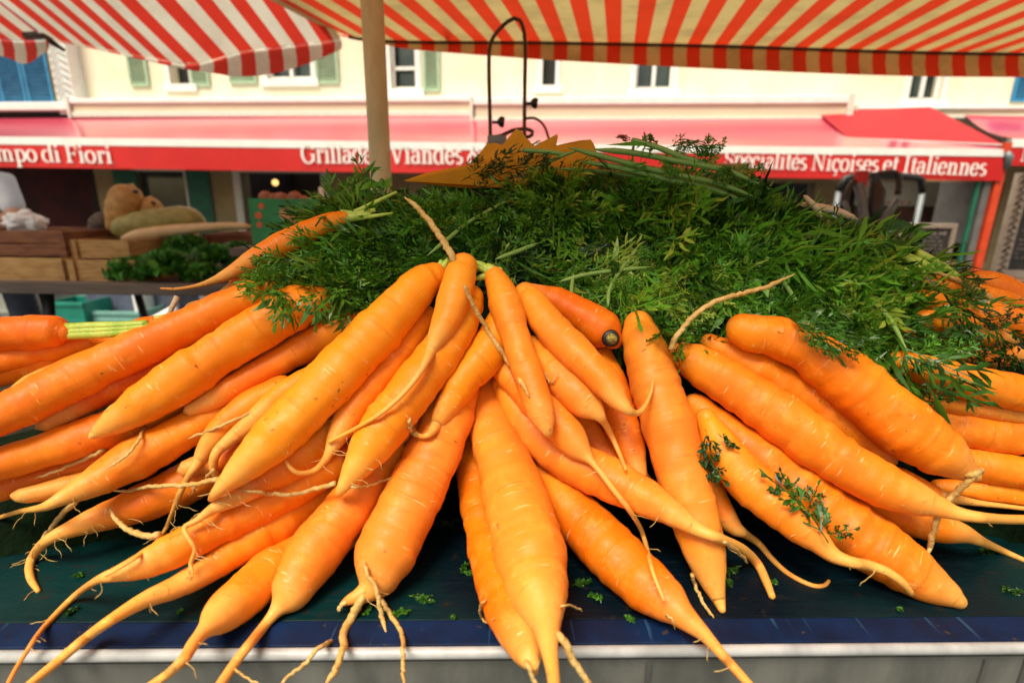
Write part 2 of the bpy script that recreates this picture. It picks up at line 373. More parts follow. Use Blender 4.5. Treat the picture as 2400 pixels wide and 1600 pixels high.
def table_t(u, v):
    d = ray(u, v)
    return (TZ-CAMZ)/d[2] if d[2] < -1e-3 else 99

# ------------------------------------------------------------------ carrots: (key, label, crown-to-tip course of (u, v, half width), extra)
CARROTS = [
 ('bl2', 'short carrot peeping out under the green fronds beside the highest one at far left', [(735,585,22),(650,620,26),(575,655,22),(535,680,12),(495,700,5),(445,712,3.5),(430,730,3)]),
 ('bl1', 'slender carrot set apart behind the left heap, with green stalks and a hair-thin tail', [(806,510,16),(780,520,23),(720,545,27),(650,580,29),(590,612,24),(540,640,16),(500,658,9),(460,670,5),(415,677,4),(378,676,3)]),
 ('l3b', 'thick carrot cut by the left picture edge, just under the round-ended one', [(235,815,26),(100,845,40),(-60,872,46),(-170,890,40)]),
 ('l2', 'carrot with a blunt shoulder under the stalks at far left', [(250,792,16),(215,800,25),(150,812,29),(0,845,32),(-110,865,32)]),
 ('l1', 'round-shouldered dull orange carrot at far left, with long celery-like stalks', [(150,778,22),(130,776,38),(60,780,43),(-40,788,45),(-160,800,42)]),
 ('l3', 'stubby carrot shoulder showing above the long carrots at left', [(358,752,13),(330,765,22),(290,795,26),(200,850,28),(100,900,22)]),
 ('r8', 'dark orange carrot at right edge in front of the cardboard boxes', [(2270,655,18),(2320,665,30),(2390,700,34),(2450,745,30),(2500,790,20)]),
 ('r7', 'carrot with green stalks above the others at far right', [(2170,662,14),(2210,670,27),(2290,690,28),(2370,712,24),(2430,735,18),(2480,760,9)]),
 ('r9', 'wide carrot behind the dark frond at far right', [(2150,700,25),(2250,730,34),(2330,745,38),(2420,770,30),(2480,790,20)]),
 ('r11', 'shadowed carrot under the pointed one at far right', [(2100,790,25),(2210,815,36),(2310,828,36),(2375,832,24),(2400,836,10)]),
 ('r10', 'short carrot with a pointed yellow tip among the fronds at far right', [(2170,745,22),(2260,772,34),(2330,785,28),(2365,795,14),(2384,800,5)]),
 ('l9', 'shadowed carrot lowest at the left picture edge', [(300,1050,30),(130,1105,34),(-20,1150,32),(-120,1175,24)]),
 ('l10', 'carrot with a blunt forked stub tip at lower left', [(340,1090,30),(200,1130,28),(130,1146,25),(70,1158,20),(40,1160,15),(30,1160,8)]),
 ('l8', 'long carrot running off the left edge below the bare pale-tipped carrot', [(520,880,32),(350,965,44),(230,1015,46),(110,1055,43),(0,1087,40),(-120,1115,30)]),
 ('l20', 'carrot whose tail hooks downward like a claw at lower left', [(600,1045,28),(480,1110,45),(400,1150,48),(320,1185,43),(240,1212,34),(170,1238,22),(120,1260,14),(90,1285,11),(70,1320,9),(72,1355,8),(90,1385,5)]),
 ('f1', 'buried carrot seen in the gap under the biggest left carrot', [(820,960,34),(720,1010,42),(620,1045,42),(520,1075,34),(430,1100,20)]),
 ('c5', 'warty carrot pressed against the left side of the large central one', [(1090,1010,36),(1108,1090,44),(1125,1180,48),(1145,1270,54),(1172,1350,64),(1198,1425,66),(1222,1490,54),(1240,1535,34),(1250,1560,14),(1256,1575,6)]),
 ('c13', 'fat tapered carrot at lower centre right, its tail crossing the table edge', [(1255,1085,32),(1300,1150,50),(1365,1225,62),(1440,1300,68),(1510,1365,65),(1565,1410,50),(1610,1450,30),(1650,1485,18),(1690,1530,13),(1735,1580,11),(1775,1625,10)]),
 ('y2', 'carrot wedged below the round-tipped one right of centre', [(1340,960,30),(1385,1030,42),(1440,1090,46),(1500,1150,42),(1540,1200,26)]),
 ('y1', 'dark orange carrot hidden left of the tall smooth carrot', [(1405,820,30),(1428,900,42),(1452,980,46),(1480,1060,38),(1500,1120,20)]),
 ('c24', 'narrow carrot with a straight thin tail near the lower right table', [(1980,1110,30),(2060,1175,40),(2130,1213,40),(2200,1235,36),(2260,1250,22),(2300,1268,12),(2350,1290,8),(2400,1312,6),(2445,1332,5)]),
 ('r5', 'shadowed carrot lowest at the right picture edge', [(2200,1140,18),(2310,1148,28),(2400,1160,30),(2480,1178,26)]),
 ('r4', 'dark carrot second from the bottom at the right edge', [(2180,1060,30),(2300,1090,38),(2400,1108,38),(2490,1125,32)]),
 ('r3', 'broad carrot at the right edge level with the knotted tip', [(2150,950,25),(2220,990,42),(2310,1012,48),(2400,1020,47),(2490,1028,42)]),
 ('r2', 'thin slice of carrot between two broad ones at the right edge', [(2060,890,18),(2190,935,24),(2330,962,22),(2460,985,18)]),
 ('r1', 'broad glossy carrot at the right edge under the leafy fronds', [(2110,845,25),(2180,870,40),(2260,893,46),(2360,915,44),(2470,938,40)]),
 ('r6', 'carrot with a whiskery tail running off right above the curved tail', [(2110,1120,26),(2170,1150,24),(2220,1165,14),(2290,1178,8),(2350,1185,6),(2430,1195,5)]),
 ('c23', 'little carrot whose wiry tail ends in a tiny hook on the teal table', [(1635,1080,24),(1668,1150,33),(1695,1203,29),(1722,1236,20),(1745,1250,11),(1780,1275,8),(1810,1310,7),(1850,1345,6),(1900,1370,5.5),(1930,1372,5),(1943,1360,4)]),
 ('c22', 'very big carrot with a blunt tip at lower right, under the leaf sprig', [(1630,950,30),(1710,1020,46),(1790,1080,54),(1870,1140,60),(1950,1205,68),(2030,1265,72),(2110,1320,66),(2170,1360,52),(2220,1390,34),(2245,1407,20),(2254,1413,9)]),
 ('c20b', 'deeply shaded carrot between the two big right carrots', [(1760,830,28),(1880,885,38),(1980,955,38),(2080,1045,32)]),
 ('l22', 'plump carrot with a short thick tail at bottom left of centre', [(850,1170,36),(790,1215,44),(720,1270,50),(645,1330,55),(578,1390,55),(522,1437,46),(490,1467,26),(470,1487,17),(450,1512,15),(432,1542,14),(395,1577,11),(345,1610,9)]),
 ('l21', 'bulging carrot that narrows to a long smooth tail in the lower left corner', [(880,1070,38),(780,1140,48),(700,1190,53),(620,1238,53),(555,1285,43),(485,1335,34),(412,1375,28),(340,1405,20),(270,1445,14),(200,1495,12),(140,1545,11),(85,1590,10),(45,1625,10)]),
 ('l6', 'deeply shaded carrot between two long left carrots', [(600,735,28),(430,830,38),(300,890,38),(200,940,32),(100,995,22)]),
 ('l11', 'creased carrot with a wavy pale tail crossing to the left edge', [(580,935,30),(490,980,43),(400,1030,50),(300,1085,50),(220,1130,36),(150,1165,20),(100,1188,10),(50,1197,6),(0,1212,5),(-45,1228,3)]),
 ('l19', 'long carrot whose whip-like tail falls past the lower left table edge', [(810,1070,40),(700,1135,48),(600,1190,48),(500,1240,44),(400,1292,42),(330,1325,32),(280,1342,20),(230,1358,10),(180,1392,8),(130,1440,7),(90,1485,6),(60,1530,5),(35,1570,5),(12,1615,5)]),
 ('l13', 'thin carrot tucked beneath the knobbly shoulder at upper left', [(800,725,24),(740,768,28),(680,805,24),(600,845,20),(530,880,15)]),
 ('l4', 'slim carrot lying directly above the long straight one at left', [(450,755,18),(300,812,26),(170,862,29),(70,905,25),(5,950,14),(-35,990,8)]),
 ('l5', 'long straight carrot at upper left running off the picture edge', [(622,682,30),(600,692,40),(520,725,43),(400,782,46),(280,838,49),(150,900,51),(30,962,48),(-80,1012,40),(-200,1055,28)]),
 ('l12', 'smooth narrow-waisted carrot just below the knobbly pale-tipped carrot', [(822,755,30),(800,768,37),(720,812,37),(640,855,35),(560,900,33),(500,935,28),(440,962,15)]),
 ('l18', 'carrot ending in a kinked little tail at lower left of the biggest', [(800,985,40),(750,1030,46),(690,1075,46),(620,1122,38),(560,1158,27),(500,1192,14),(460,1220,8),(432,1236,6),(443,1262,5),(457,1287,5),(447,1320,5),(452,1342,3)]),
 ('l24', 'shaded carrot behind the plump one left of the forked-root carrot', [(960,1000,42),(915,1100,42),(870,1185,32),(835,1250,18),(800,1300,8)]),
 ('l23', 'stout carrot with a collar and straight tail, bottom left of the forked-root carrot', [(930,1030,42),(890,1085,50),(845,1155,56),(790,1225,62),(740,1290,63),(702,1350,57),(672,1400,42),(650,1427,20),(630,1452,13),(600,1490,12),(560,1540,12),(525,1590,12),(500,1628,12)]),
 ('x1', 'small carrot with a pale hooked tip in front of the forked-root carrot', [(1030,880,25),(990,945,32),(955,1000,29),(925,1032,18),(903,1050,7)]),
 ('c4', 'largest carrot, pointing straight at the viewer in the middle', [(1125,850,42),(1138,940,54),(1160,1030,62),(1190,1110,70),(1215,1190,77),(1236,1270,83),(1252,1340,83),(1265,1400,68),(1278,1450,43),(1284,1500,26),(1290,1540,19),(1296,1580,16),(1300,1625,14)]),
 ('c2', 'stout carrot with a spray of forked roots over the table edge', [(1090,880,42),(1062,950,56),(1035,1020,62),(1000,1100,68),(960,1180,72),(920,1260,73),(895,1320,67),(880,1355,52),(860,1383,30),(838,1395,17),(818,1405,12),(806,1412,8)]),
 ('l14', 'carrot whose very long wavy tail trails down across the lower left carrots', [(660,905,28),(585,950,36),(525,1000,35),(487,1045,24),(463,1085,13),(440,1120,8),(420,1160,7),(405,1200,6),(385,1245,5),(355,1280,4.5),(310,1312,4),(248,1350,3)]),
 ('l7', 'knobbly bright carrot at left with a bare pale tip and no tail', [(738,703,37),(724,708,44),(690,720,50),(610,768,53),(530,818,52),(450,872,56),(370,925,54),(300,970,42),(245,1003,24),(218,1020,11),(211,1025,5)]),
 ('l15', 'yellowish carrot whose tail curls back like a hook beside the biggest one', [(800,845,20),(730,882,27),(655,930,29),(592,988,24),(540,1030,17),(508,1060,12),(500,1090,10),(508,1115,8),(524,1132,5)]),
 ('l17', 'carrot between two big ones at centre left, its tail curled like a fishhook', [(1000,740,25),(945,815,34),(885,890,36),(830,955,36),(795,1015,27),(775,1055,14),(760,1080,9),(735,1103,7),(700,1108,6),(680,1095,5),(670,1080,3.5)]),
 ('c20', 'carrot half covered by the two big carrots at right', [(1665,805,25),(1720,835,42),(1800,880,47),(1880,925,50),(1960,980,52),(2030,1035,42),(2090,1078,20)]),
 ('c21', 'peach carrot with a bumpy curved tail lying on the very big right one', [(1655,980,25),(1690,1045,44),(1740,1112,51),(1800,1168,51),(1860,1220,45),(1910,1262,32),(1950,1298,20),(1990,1315,14),(2040,1325,12),(2080,1340,11),(2115,1365,10),(2136,1390,7)]),
 ('c18', 'long carrot whose thick smooth tail leaves by the right edge', [(1600,835,36),(1655,865,52),(1740,918,58),(1820,972,61),(1900,1030,61),(1980,1085,59),(2060,1130,56),(2140,1165,42),(2200,1187,26),(2250,1204,16),(2320,1214,12),(2400,1217,11),(2460,1213,10)]),
 ('c8', 'upturned carrot showing its dark cut crown beneath the leaves', [(1438,795,24),(1428,786,37),(1405,768,46),(1362,738,44),(1310,710,36),(1265,690,26),(1225,672,12)]),
 ('c14', 'tall smooth carrot standing right of centre with a pointed tip and no tail', [(1497,762,36),(1501,782,46),(1520,850,57),(1545,930,61),(1568,1000,63),(1590,1080,65),(1612,1160,65),(1636,1240,58),(1656,1310,46),(1673,1370,28),(1686,1410,15),(1693,1430,8)]),
 ('c12', 'carrot lying across the tall smooth one with a stiff bent tail', [(1180,900,28),(1235,985,44),(1290,1045,50),(1360,1090,52),(1430,1122,52),(1500,1158,46),(1560,1192,36),(1610,1225,24),(1645,1245,16),(1690,1262,12),(1740,1285,11),(1775,1320,11),(1795,1360,10),(1810,1398,8)]),
 ('c10', 'pale-shouldered carrot at centre whose long fine tail crosses two others', [(1160,830,32),(1210,890,42),(1255,935,45),(1295,975,45),(1328,1015,43),(1355,1048,32),(1374,1068,18),(1388,1083,9),(1410,1110,7),(1440,1150,7),(1475,1195,6.5),(1500,1235,6),(1515,1280,5.5),(1530,1340,5),(1556,1406,4)]),
 ('c9', 'round-tipped carrot right of centre with a stringy straight tail', [(1245,810,25),(1290,860,43),(1335,905,45),(1375,945,40),(1398,966,24),(1411,982,11),(1425,1005,8),(1440,1035,6.5),(1455,1070,5),(1467,1100,4)]),
 ('c3', 'golden-tipped bent carrot with a curled rootlet above the largest one', [(1185,715,26),(1172,765,42),(1140,830,46),(1092,885,43),(1058,935,37),(1035,972,27),(1020,1000,14),(1005,1018,8),(985,1022,6),(970,1008,5),(962,985,4)]),
 ('c7', 'slightly curved carrot at upper centre right whose tail flicks upward', [(1232,690,30),(1252,714,38),(1290,765,41),(1340,815,43),(1390,865,42),(1425,905,36),(1450,940,24),(1470,960,14),(1485,968,9),(1500,965,7),(1515,945,5),(1527,915,4),(1530,890,3)]),
 ('c6', 'wavy carrot at top centre with a pale green crown and pointed tip', [(1160,650,27),(1170,672,34),(1187,720,40),(1206,780,38),(1224,840,36),(1246,900,36),(1262,950,35),(1277,990,26),(1284,1013,12),(1287,1024,5)]),
 ('c1', 'long carrot at centre left under the smallest one, with a yellow tip', [(1100,700,36),(1072,765,48),(1020,845,54),(958,925,57),(905,995,56),(866,1050,48),(836,1095,34),(810,1132,19),(793,1158,9)]),
 ('l16', 'biggest carrot left of centre, bright yellow towards its broken tip', [(1016,646,34),(990,664,43),(935,722,52),(868,795,58),(802,865,62),(740,930,64),(680,990,63),(625,1045,54),(570,1095,38),(530,1132,24),(507,1155,14),(494,1169,7)]),
 ('c0', 'smallest carrot at the very top, its long pale tail draped over its neighbours', [(1086,626,35),(1078,648,40),(1065,700,41),(1050,742,37),(1030,782,28),(1015,812,17),(1003,838,11),(985,872,8),(960,905,7),(930,937,6.5),(890,970,6),(840,1000,5),(770,1036,4)]),
 ('c19', 'massive carrot at upper right with a blunt shoulder and a knotted tip', [(1742,772,40),(1768,781,48),(1820,790,51),(1880,812,55),(1950,860,66),(2020,920,71),(2090,980,73),(2160,1030,69),(2220,1072,53),(2262,1102,28),(2288,1118,11)]),
]
SAMP = []                                # solved samples of every carrot: (u, v, hw, t)
def edge_limit(u, v):
    """greatest depth free of the table: its top, or beyond the edge the plane of its front panel"""
    d = ray(u, v); t = table_t(u, v)
    if ORI[1]+t*d[1] > Y_EDGE+.008: return t
    return min((TZ+.006-CAMZ)/d[2], (Y_EDGE-.018)/d[1]) if ORI[1]+t*d[1] < Y_EDGE else (TZ+.006-CAMZ)/d[2]
def d_top(u, v):
    return np.interp(v, [450, 620, 800, 1000, 1150, 1300, 1450, 1600], [.56, .51, .465, .425, .40, .378, .358, .35]) + .05*((u-1200)/1200)**2
def settle():
    """let the carrots come to rest: every one a straight rod in depth, pushed off its neighbours, the heap and the table"""
    D = []
    for key, _, course in CARROTS:
        L = np.linalg.norm(np.diff(np.array(course)[:, :2], axis=0), axis=1).sum()
        s = crom(course, max(16, int(L/7))); n = len(s); w = s[:, 2] > 13; last = int(np.where(w)[0].max())
        x = np.linspace(0, 1, n); B = np.array([min(st(u, v) if v > 480 else .9, edge_limit(u, v)) for u, v, h in s]); B = B*(1-s[:, 2]/FP)
        nom = np.array([d_top(u, v) for u, v, h in s])
        D.append(dict(s=s, n=n, last=last, x=x, B=B, nom=nom, layer=0))
    N_ = len(D); pairs = []
    for j in range(N_-1, -1, -1):
        for i in range(j-1, -1, -1):
            a, b = D[j], D[i]; A, Bq = a['s'][:a['last']+1], b['s'][:b['last']+1]
            d = np.hypot(A[:, None, 0]-Bq[None, :, 0], A[:, None, 1]-Bq[None, :, 1]); rr_ = A[:, None, 2]+Bq[None, :, 2]
            q = (d/rr_).argmin(1); p = np.arange(len(A)); m_ = (d/rr_)[p, q] < .97
            if m_.sum() < 2: continue
            p, q = p[m_], q[m_]; sep = np.sqrt(np.maximum(rr_[p, q]**2-d[p, q]**2, 0))/FP
            pairs.append((i, j, q, p, sep))
            if m_.sum() >= 5 and (d/rr_)[p, q].min() < .75: b['layer'] = max(b['layer'], a['layer']+1)
    for a in D:
        ix = slice(0, a['last']+1); y = np.minimum(a['nom'][ix]+.020*min(a['layer'], 3), a['B'][ix]); xx = a['x'][ix]
        cb = np.polyfit(xx, y, 1) if len(xx) > 2 else (0, y.mean()); a['b0'], a['a0'] = cb; a['a'], a['b'] = a['a0'], a['b0']
    for it in range(260):
        k = .80
        for a in D: a['dx'] = []; a['t'] = a['a']+a['b']*a['x']
        for i, j, q, p, sep in pairs:
            ti, tj = D[i]['t'][q], D[j]['t'][p]; vio = sep*tj*k-(ti-tj); m_ = vio > 0
            if m_.any():
                D[j]['dx'].append((D[j]['x'][p[m_]], -vio[m_]*.5)); D[i]['dx'].append((D[i]['x'][q[m_]], vio[m_]*.5))
        for a in D:
            ix = slice(0, a['last']+1); e = a['B'][ix]-a['t'][ix]; m_ = e < 0
            if m_.any(): a['dx'].append((np.repeat(a['x'][ix][m_], 3), np.repeat(e[m_], 3)))
            xs = np.concatenate([c[0] for c in a['dx']]+[np.linspace(0, a['x'][a['last']], 8)])
            y0 = (a['a0']+a['b0']*xs[-8:])-(a['a']+a['b']*xs[-8:]); ys = np.concatenate([c[1] for c in a['dx']]+[y0*.35])
            ws = np.r_[np.ones(len(xs)-8), np.full(8, .8)]
            S0, S1, S2 = ws.sum(), (ws*xs).sum(), (ws*xs*xs).sum()+.6; T0, T1 = (ws*ys).sum(), (ws*xs*ys).sum()
            det = S0*S2-S1*S1; a['a'] += .6*(T0*S2-T1*S1)/det; a['b'] += .6*(S0*T1-S1*T0)/det
    out = []
    for a in D:
        t = a['a']+a['b']*a['x']; ix = slice(0, a['last']+1)
        over = (t[ix]-a['B'][ix]).max()
        if over > .006: t = t-(over-.006)
        out.append((a['s'], t, a['last'], a['b']))
    return out
def tails(s, t, last, slope):
    n = len(s)
    for i in range(last+1, n):
        u, v, h = s[i]; lim = edge_limit(u, v)
        for q_ in SAMP:
            bx = q_['box']
            if u+h < bx[0] or u-h > bx[1] or v+h < bx[2] or v-h > bx[3]: continue
            a = q_['s']; d2 = (a[:, 0]-u)**2+(a[:, 1]-v)**2; m_ = d2 < (a[:, 2]+h)**2
            if m_.any(): lim = min(lim, (a[m_, 3]-np.sqrt((a[m_, 2]+h)**2-d2[m_])/FP*a[m_, 3]).min())
        t[i] = t[i-1]+np.clip(lim-h*t[i-1]/FP-t[i-1], -.009, .0030)
    for _ in range(8):
        tt = t.copy(); tt[last+1:-1] = .25*t[last:-2]+.5*t[last+1:-1]+.25*t[last+2:]; t = tt
    return np.column_stack([s, t])
def world(s, k=.96):
    P3 = np.array([P(u, v, t) for u, v, h, t in s]); r = s[:, 2]*s[:, 3]/FP*k
    return P3, r
def carrot_mesh(name, P3, r, parent=None, mat_=None, seed=0, sides=20, lump=1.0, tone=0., peach=0.):
    n = len(P3); rd = np.random.default_rng(seed)
    T = np.gradient(P3, axis=0); T /= np.linalg.norm(T, axis=1)[:, None]+1e-12
    up = np.array((0, 0, 1.)); A = np.empty_like(P3)
    for i in range(n):
        a = up - T[i]*(up@T[i]); a /= np.linalg.norm(a)+1e-12; A[i] = a; up = a
    Bv = np.cross(T, A)
    L = np.r_[0, np.cumsum(np.linalg.norm(np.diff(P3, axis=0), axis=1))]
    th = np.linspace(0, 2*np.pi, sides, endpoint=False)
    ph = rd.uniform(0, 6.28, 8)
    big = np.clip(r/.012, 0, 1)
    kn = np.linspace(0, L[-1]+1e-6, max(8, int(L[-1]/.006))); lumpv = np.interp(L, kn, rd.normal(0, .020, len(kn)))+np.interp(L, kn[::3], rd.normal(0, .028, len(kn[::3])))
    ring = lumpv*big + .45*sum(np.sin(L*w+ph[i])*a for i, (w, a) in enumerate(((110, .020), (260, .014), (520, .007))))*big
    mod = 1 + ring[:, None]*lump + big[:, None]*lump*(.020*np.sin(2*th[None]+ph[3]+L[:, None]*14) + .016*np.sin(3*th[None]+ph[4]-L[:, None]*25)
          + .010*np.sin(5*th[None]+ph[5]+L[:, None]*60))
    # small sharp constrictions
    for q in range(rd.integers(3, 8)):
        l0 = rd.uniform(.1, .9)*L[-1]; t0 = rd.uniform(0, 6.28)
        g = np.exp(-((L-l0)/.0016)**2)[:, None]*np.clip(np.cos(th[None]-t0), 0, 1)
        mod -= .030*g*big[:, None]*lump
    if lump >= 1:
        cxy = P3[:, None] + r[:, None, None]*(np.cos(th)[None, :, None]*A[:, None] + np.sin(th)[None, :, None]*Bv[:, None])
        nzv = np.array([[mnoise.noise(Vector(q*75)+Vector((seed*3., 0, 0)))*.055+mnoise.noise(Vector(q*190)+Vector((0, seed*3., 0)))*.022 for q in row] for row in cxy])
        mod = mod + nzv*big[:, None]
    R = r[:, None]*mod
    V = P3[:, None] + R[..., None]*(np.cos(th)[None, :, None]*A[:, None] + np.sin(th)[None, :, None]*Bv[:, None])
    V = V.reshape(-1, 3)
    i, k = np.meshgrid(np.arange(n-1), np.arange(sides), indexing='ij'); k2 = (k+1) % sides
    Q = np.stack([i*sides+k, (i+1)*sides+k, (i+1)*sides+k2, i*sides+k2], -1).reshape(-1, 4)
    # end caps as degenerate-free fans via two centre points -> quads
    c0, c1 = len(V), len(V)+1
    V = np.vstack([V, P3[0]-T[0]*r[0]*.25, P3[-1]+T[-1]*r[-1]*.8])
    caps = []
    for kk in range(0, sides, 2):
        caps.append((c0, kk, (kk+1) % sides, (kk+2) % sides)); b = (n-1)*sides
        caps.append((c1, b+(kk+2) % sides, b+(kk+1) % sides, b+kk))
    Q = np.vstack([Q, np.array(caps)])
    tipv = np.clip((.0115-r)/.007, 0, 1)*(L > .3*L[-1])
    bend_ = np.where(r > .0095)[0].max() if (r > .0095).any() else n-1
    tipv = np.maximum(tipv, np.clip((L/(L[bend_]+1e-6)-.80)/.32, 0, .6))
    crown = np.clip(1-L/.004, 0, 1)*.5
    uvx = np.tile(th/(2*np.pi), n); uvy = np.repeat(L, sides) + seed*.37
    uv = np.column_stack([np.r_[uvx + seed*.13, 0, 0], np.r_[uvy, 0, 0]])
    return mesh_np(name, V, Q, mat_ or M_CAR, parent, {'tip': np.r_[np.repeat(tipv, sides), 0, 1], 'crown': np.r_[np.repeat(crown, sides), crown[0], 0], 'tone': np.full(len(V), tone), 'peach': np.full(len(V), peach)}, True, uv)
def densify(s):
    """round off the crown end"""
    u, v, h, t = s[0]; d = s[0, :2]-s[2, :2]; d /= np.linalg.norm(d)+1e-9
    ex = [np.array((u+d[0]*h*f, v+d[1]*h*f, h*g, t)) for f, g in ((.95, .12), (.88, .42), (.68, .70), (.38, .90))]
    return np.vstack([ex, s])

CAR = {}
GR = 'carrots fanned out in the heap on the stall table'
RESTED = settle()
for ci, ((key, label, course), rs) in enumerate(zip(CARROTS, RESTED)):
    s = tails(*rs)
    SAMP.append({'s': s, 'box': ((s[:, 0]-s[:, 2]).min(), (s[:, 0]+s[:, 2]).max(), (s[:, 1]-s[:, 2]).min(), (s[:, 1]+s[:, 2]).max())})
    s2 = densify(s); P3, r = world(s2)
    base = P3[0]
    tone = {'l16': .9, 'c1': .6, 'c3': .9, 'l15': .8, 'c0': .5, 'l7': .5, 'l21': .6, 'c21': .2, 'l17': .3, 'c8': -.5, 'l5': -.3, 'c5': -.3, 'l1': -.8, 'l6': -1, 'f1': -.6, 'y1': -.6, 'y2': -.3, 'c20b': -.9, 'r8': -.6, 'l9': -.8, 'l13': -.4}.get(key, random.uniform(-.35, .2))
    peach = {'c4': 1., 'c2': .9, 'l23': .7, 'c14': 1., 'c10': .8, 'c9': .8, 'c7': .8, 'c6': .8, 'c12': .8, 'c0': .6, 'c21': .4, 'c18': .3, 'l22': .4}.get(key, random.uniform(0, .2))
    o = carrot_mesh('carrot', P3 - base, r, None, None, ci+1, tone=tone, peach=peach); o.location = base
    tag(o, label, 'carrot', GR); CAR[key] = (o, s, base)
def top_t(u, v, default=None):
    """depth of the frontmost carrot (or of table/heap) under a pixel"""
    b = st(u, v) if default is None else default
    for q in SAMP:
        a = q['s']; d = np.hypot(a[:, 0]-u, a[:, 1]-v); mk = d < a[:, 2]
        if mk.any(): b = min(b, (a[mk, 3] - np.sqrt(a[mk, 2]**2-d[mk]**2)/FP*a[mk, 3]).min())
    return b
def root(key, pts, w, t0=None, lift=.0015, name='rootlet', mat_=None, free=False):
    """thin root, child of a carrot: pts in pixels, resting on what is below it"""
    o, s, base = CAR[key]
    q = crom(np.array(pts, float), max(8, int(len(pts)*5)))
    if t0 is None:
        i = int(np.argmin(np.hypot(s[:, 0]-q[0, 0], s[:, 1]-q[0, 1]))); t0 = s[i, 3]
    q[2:-1, :2] += np.random.default_rng(len(q)*7+int(q[0, 0])).normal(0, 1.1, (len(q)-3, 2))
    ts = [t0]
    for (u, v) in q[1:, :2]:
        b = min(top_t(u, v, 9), edge_limit(u, v))
        g = np.clip(b-lift-ts[-1], -.006, .002) if (not free or b-lift < ts[-1]) else 0
        ts.append(ts[-1]+g)
    ts = np.convolve(np.r_[ts[0], ts, ts[-1]], [.25, .5, .25], 'valid')
    mb = MB(); n = len(q); ww = np.linspace(w[0], w[1], n) if hasattr(w, '__len__') else np.full(n, w)
    ww = ww*np.clip((n-np.arange(n))/(n*.16), .28, 1)*(1+np.random.default_rng(n).normal(0, .03, n))
    mb.tube([P(u, v, t)-base for (u, v), t in zip(q[:, :2], ts)], [h*t/FP for h, t in zip(ww, ts)], 7)
    return mb.build(name, mat_ or M_ROOT, o, True)
# side roots seen in the photograph
root('l15', [(600,963),(560,980),(500,1005),(440,1028)], (5, 3))
root('l11', [(340,1000),(325,1030),(300,1062),(250,1100)], (4, 3))
root('l8', [(250,1050),(200,1075),(140,1100),(82,1122)], (6, 3))
root('c1', [(785,1132),(740,1145),(690,1157),(640,1158),(600,1152),(558,1148)], (6, 4))
root('c1', [(822,1140),(850,1140),(885,1130),(917,1119)], (4, 3))
root('l16', [(510,1122),(470,1132),(420,1137),(350,1140),(300,1150),(266,1150)], (6, 4))
root('l16', [(500,1100),(480,1125),(460,1135),(450,1158)], (4, 2.5))
root('l20', [(180,1172),(150,1200),(118,1240),(95,1268)], (7, 6))
root('l19', [(372,1252),(340,1255),(300,1240),(270,1215),(256,1188)], (8, 4))
root('c2', [(852,1393),(828,1440),(806,1480),(803,1520),(790,1560),(760,1610)], (11, 7), free=True)
root('c2', [(804,1486),(775,1502),(742,1522),(715,1555),(680,1580),(648,1612)], (6, 4), free=True)
root('c2', [(848,1300),(862,1345),(880,1372),(890,1420),(896,1450),(905,1480)], (5, 6), free=True)
root('c2', [(893,1405),(915,1440),(935,1470),(944,1500),(944,1560),(948,1610)], (6, 4.5), free=True)
root('c2', [(812,1408),(800,1418),(792,1432)], (6, 3.5), free=True)
root('c4', [(1305,1485),(1325,1505),(1335,1535),(1360,1570),(1390,1615)], (10, 7), free=True)
root('c4', [(1310,1420),(1335,1418),(1365,1432)], (2.5, 2))
root('c5', [(1150,1400),(1128,1415),(1126,1440),(1140,1458),(1158,1448)], (3, 3))
root('c5', [(1232,1545),(1245,1580),(1265,1615)], (7, 4), free=True)
root('c12', [(1690,1265),(1715,1280),(1735,1298),(1752,1318)], (5, 4))
root('c14', [(1622,1345),(1632,1378),(1650,1415),(1673,1447)], (5, 3.5))
root('c19', [(2292,1102),(2255,1140),(2215,1180),(2195,1220),(2182,1265),(2172,1312)], (8, 6))
root('c19', [(2262,1112),(2280,1112),(2302,1100),(2288,1118)], (7, 5))
root('l23', [(548,1565),(575,1585),(610,1602)], (3, 2), free=True)
root('c9', [(1290,905),(1280,880),(1276,872)], (2.5, 1.5))
root('c9', [(1290,905),(1300,885),(1310,875)], (2, 1.2))
root('c13', [(1555,1440),(1575,1450),(1583,1475)], (2.5, 1.5))
root('x1', [(1000,1012),(975,1020),(960,1000),(962,978)], (6, 5))
# long loose roots: tails of carrots lying head-down in the heap
root('c0', [(1066,622),(1055,590),(1035,560),(1000,510),(970,480),(948,462)], (9, 6), free=True)
root('c0', [(1088,668),(1104,705),(1130,752),(1180,830),(1215,880),(1240,930)], (5, 7), t0=CAR['c0'][1][10, 3]-.020)
root('c14', [(1572,820),(1585,790),(1605,762),(1640,728),(1690,702),(1750,685),(1800,672),(1835,655),(1862,642)], (7, 5), free=True, t0=CAR['c14'][1][12, 3]-.02)
root('r7', [(2340,712),(2290,680),(2240,655),(2200,640),(2170,632)], (8, 4), free=True)
rr = random.Random(3)
def hairs(key, n, spread=40):
    """fine root hairs near the tail of a carrot, one part"""
    o, s, base = CAR[key]; mb = MB(); m0 = len(s)
    for _ in range(n*2):
        i = rr.randint(int(m0*.5), m0-2); u, v, h, t = s[i]; a = rr.uniform(0, 6.28); L = rr.uniform(.3, 1.5)*spread
        pts = []; 
        for q in range(7):
            a += rr.uniform(-.6, .6); u += math.cos(a)*L/6; v += abs(math.sin(a))*L/6*.9
            pts.append(P(u, v, min(t-h*t/FP*.6, table_t(u, v)-.001))-base)
        mb.tube(pts, [.00032]*6+[.00015], 4)
    mb.build('root_hair', M_ROOT, o, True)['kind'] = 'stuff'
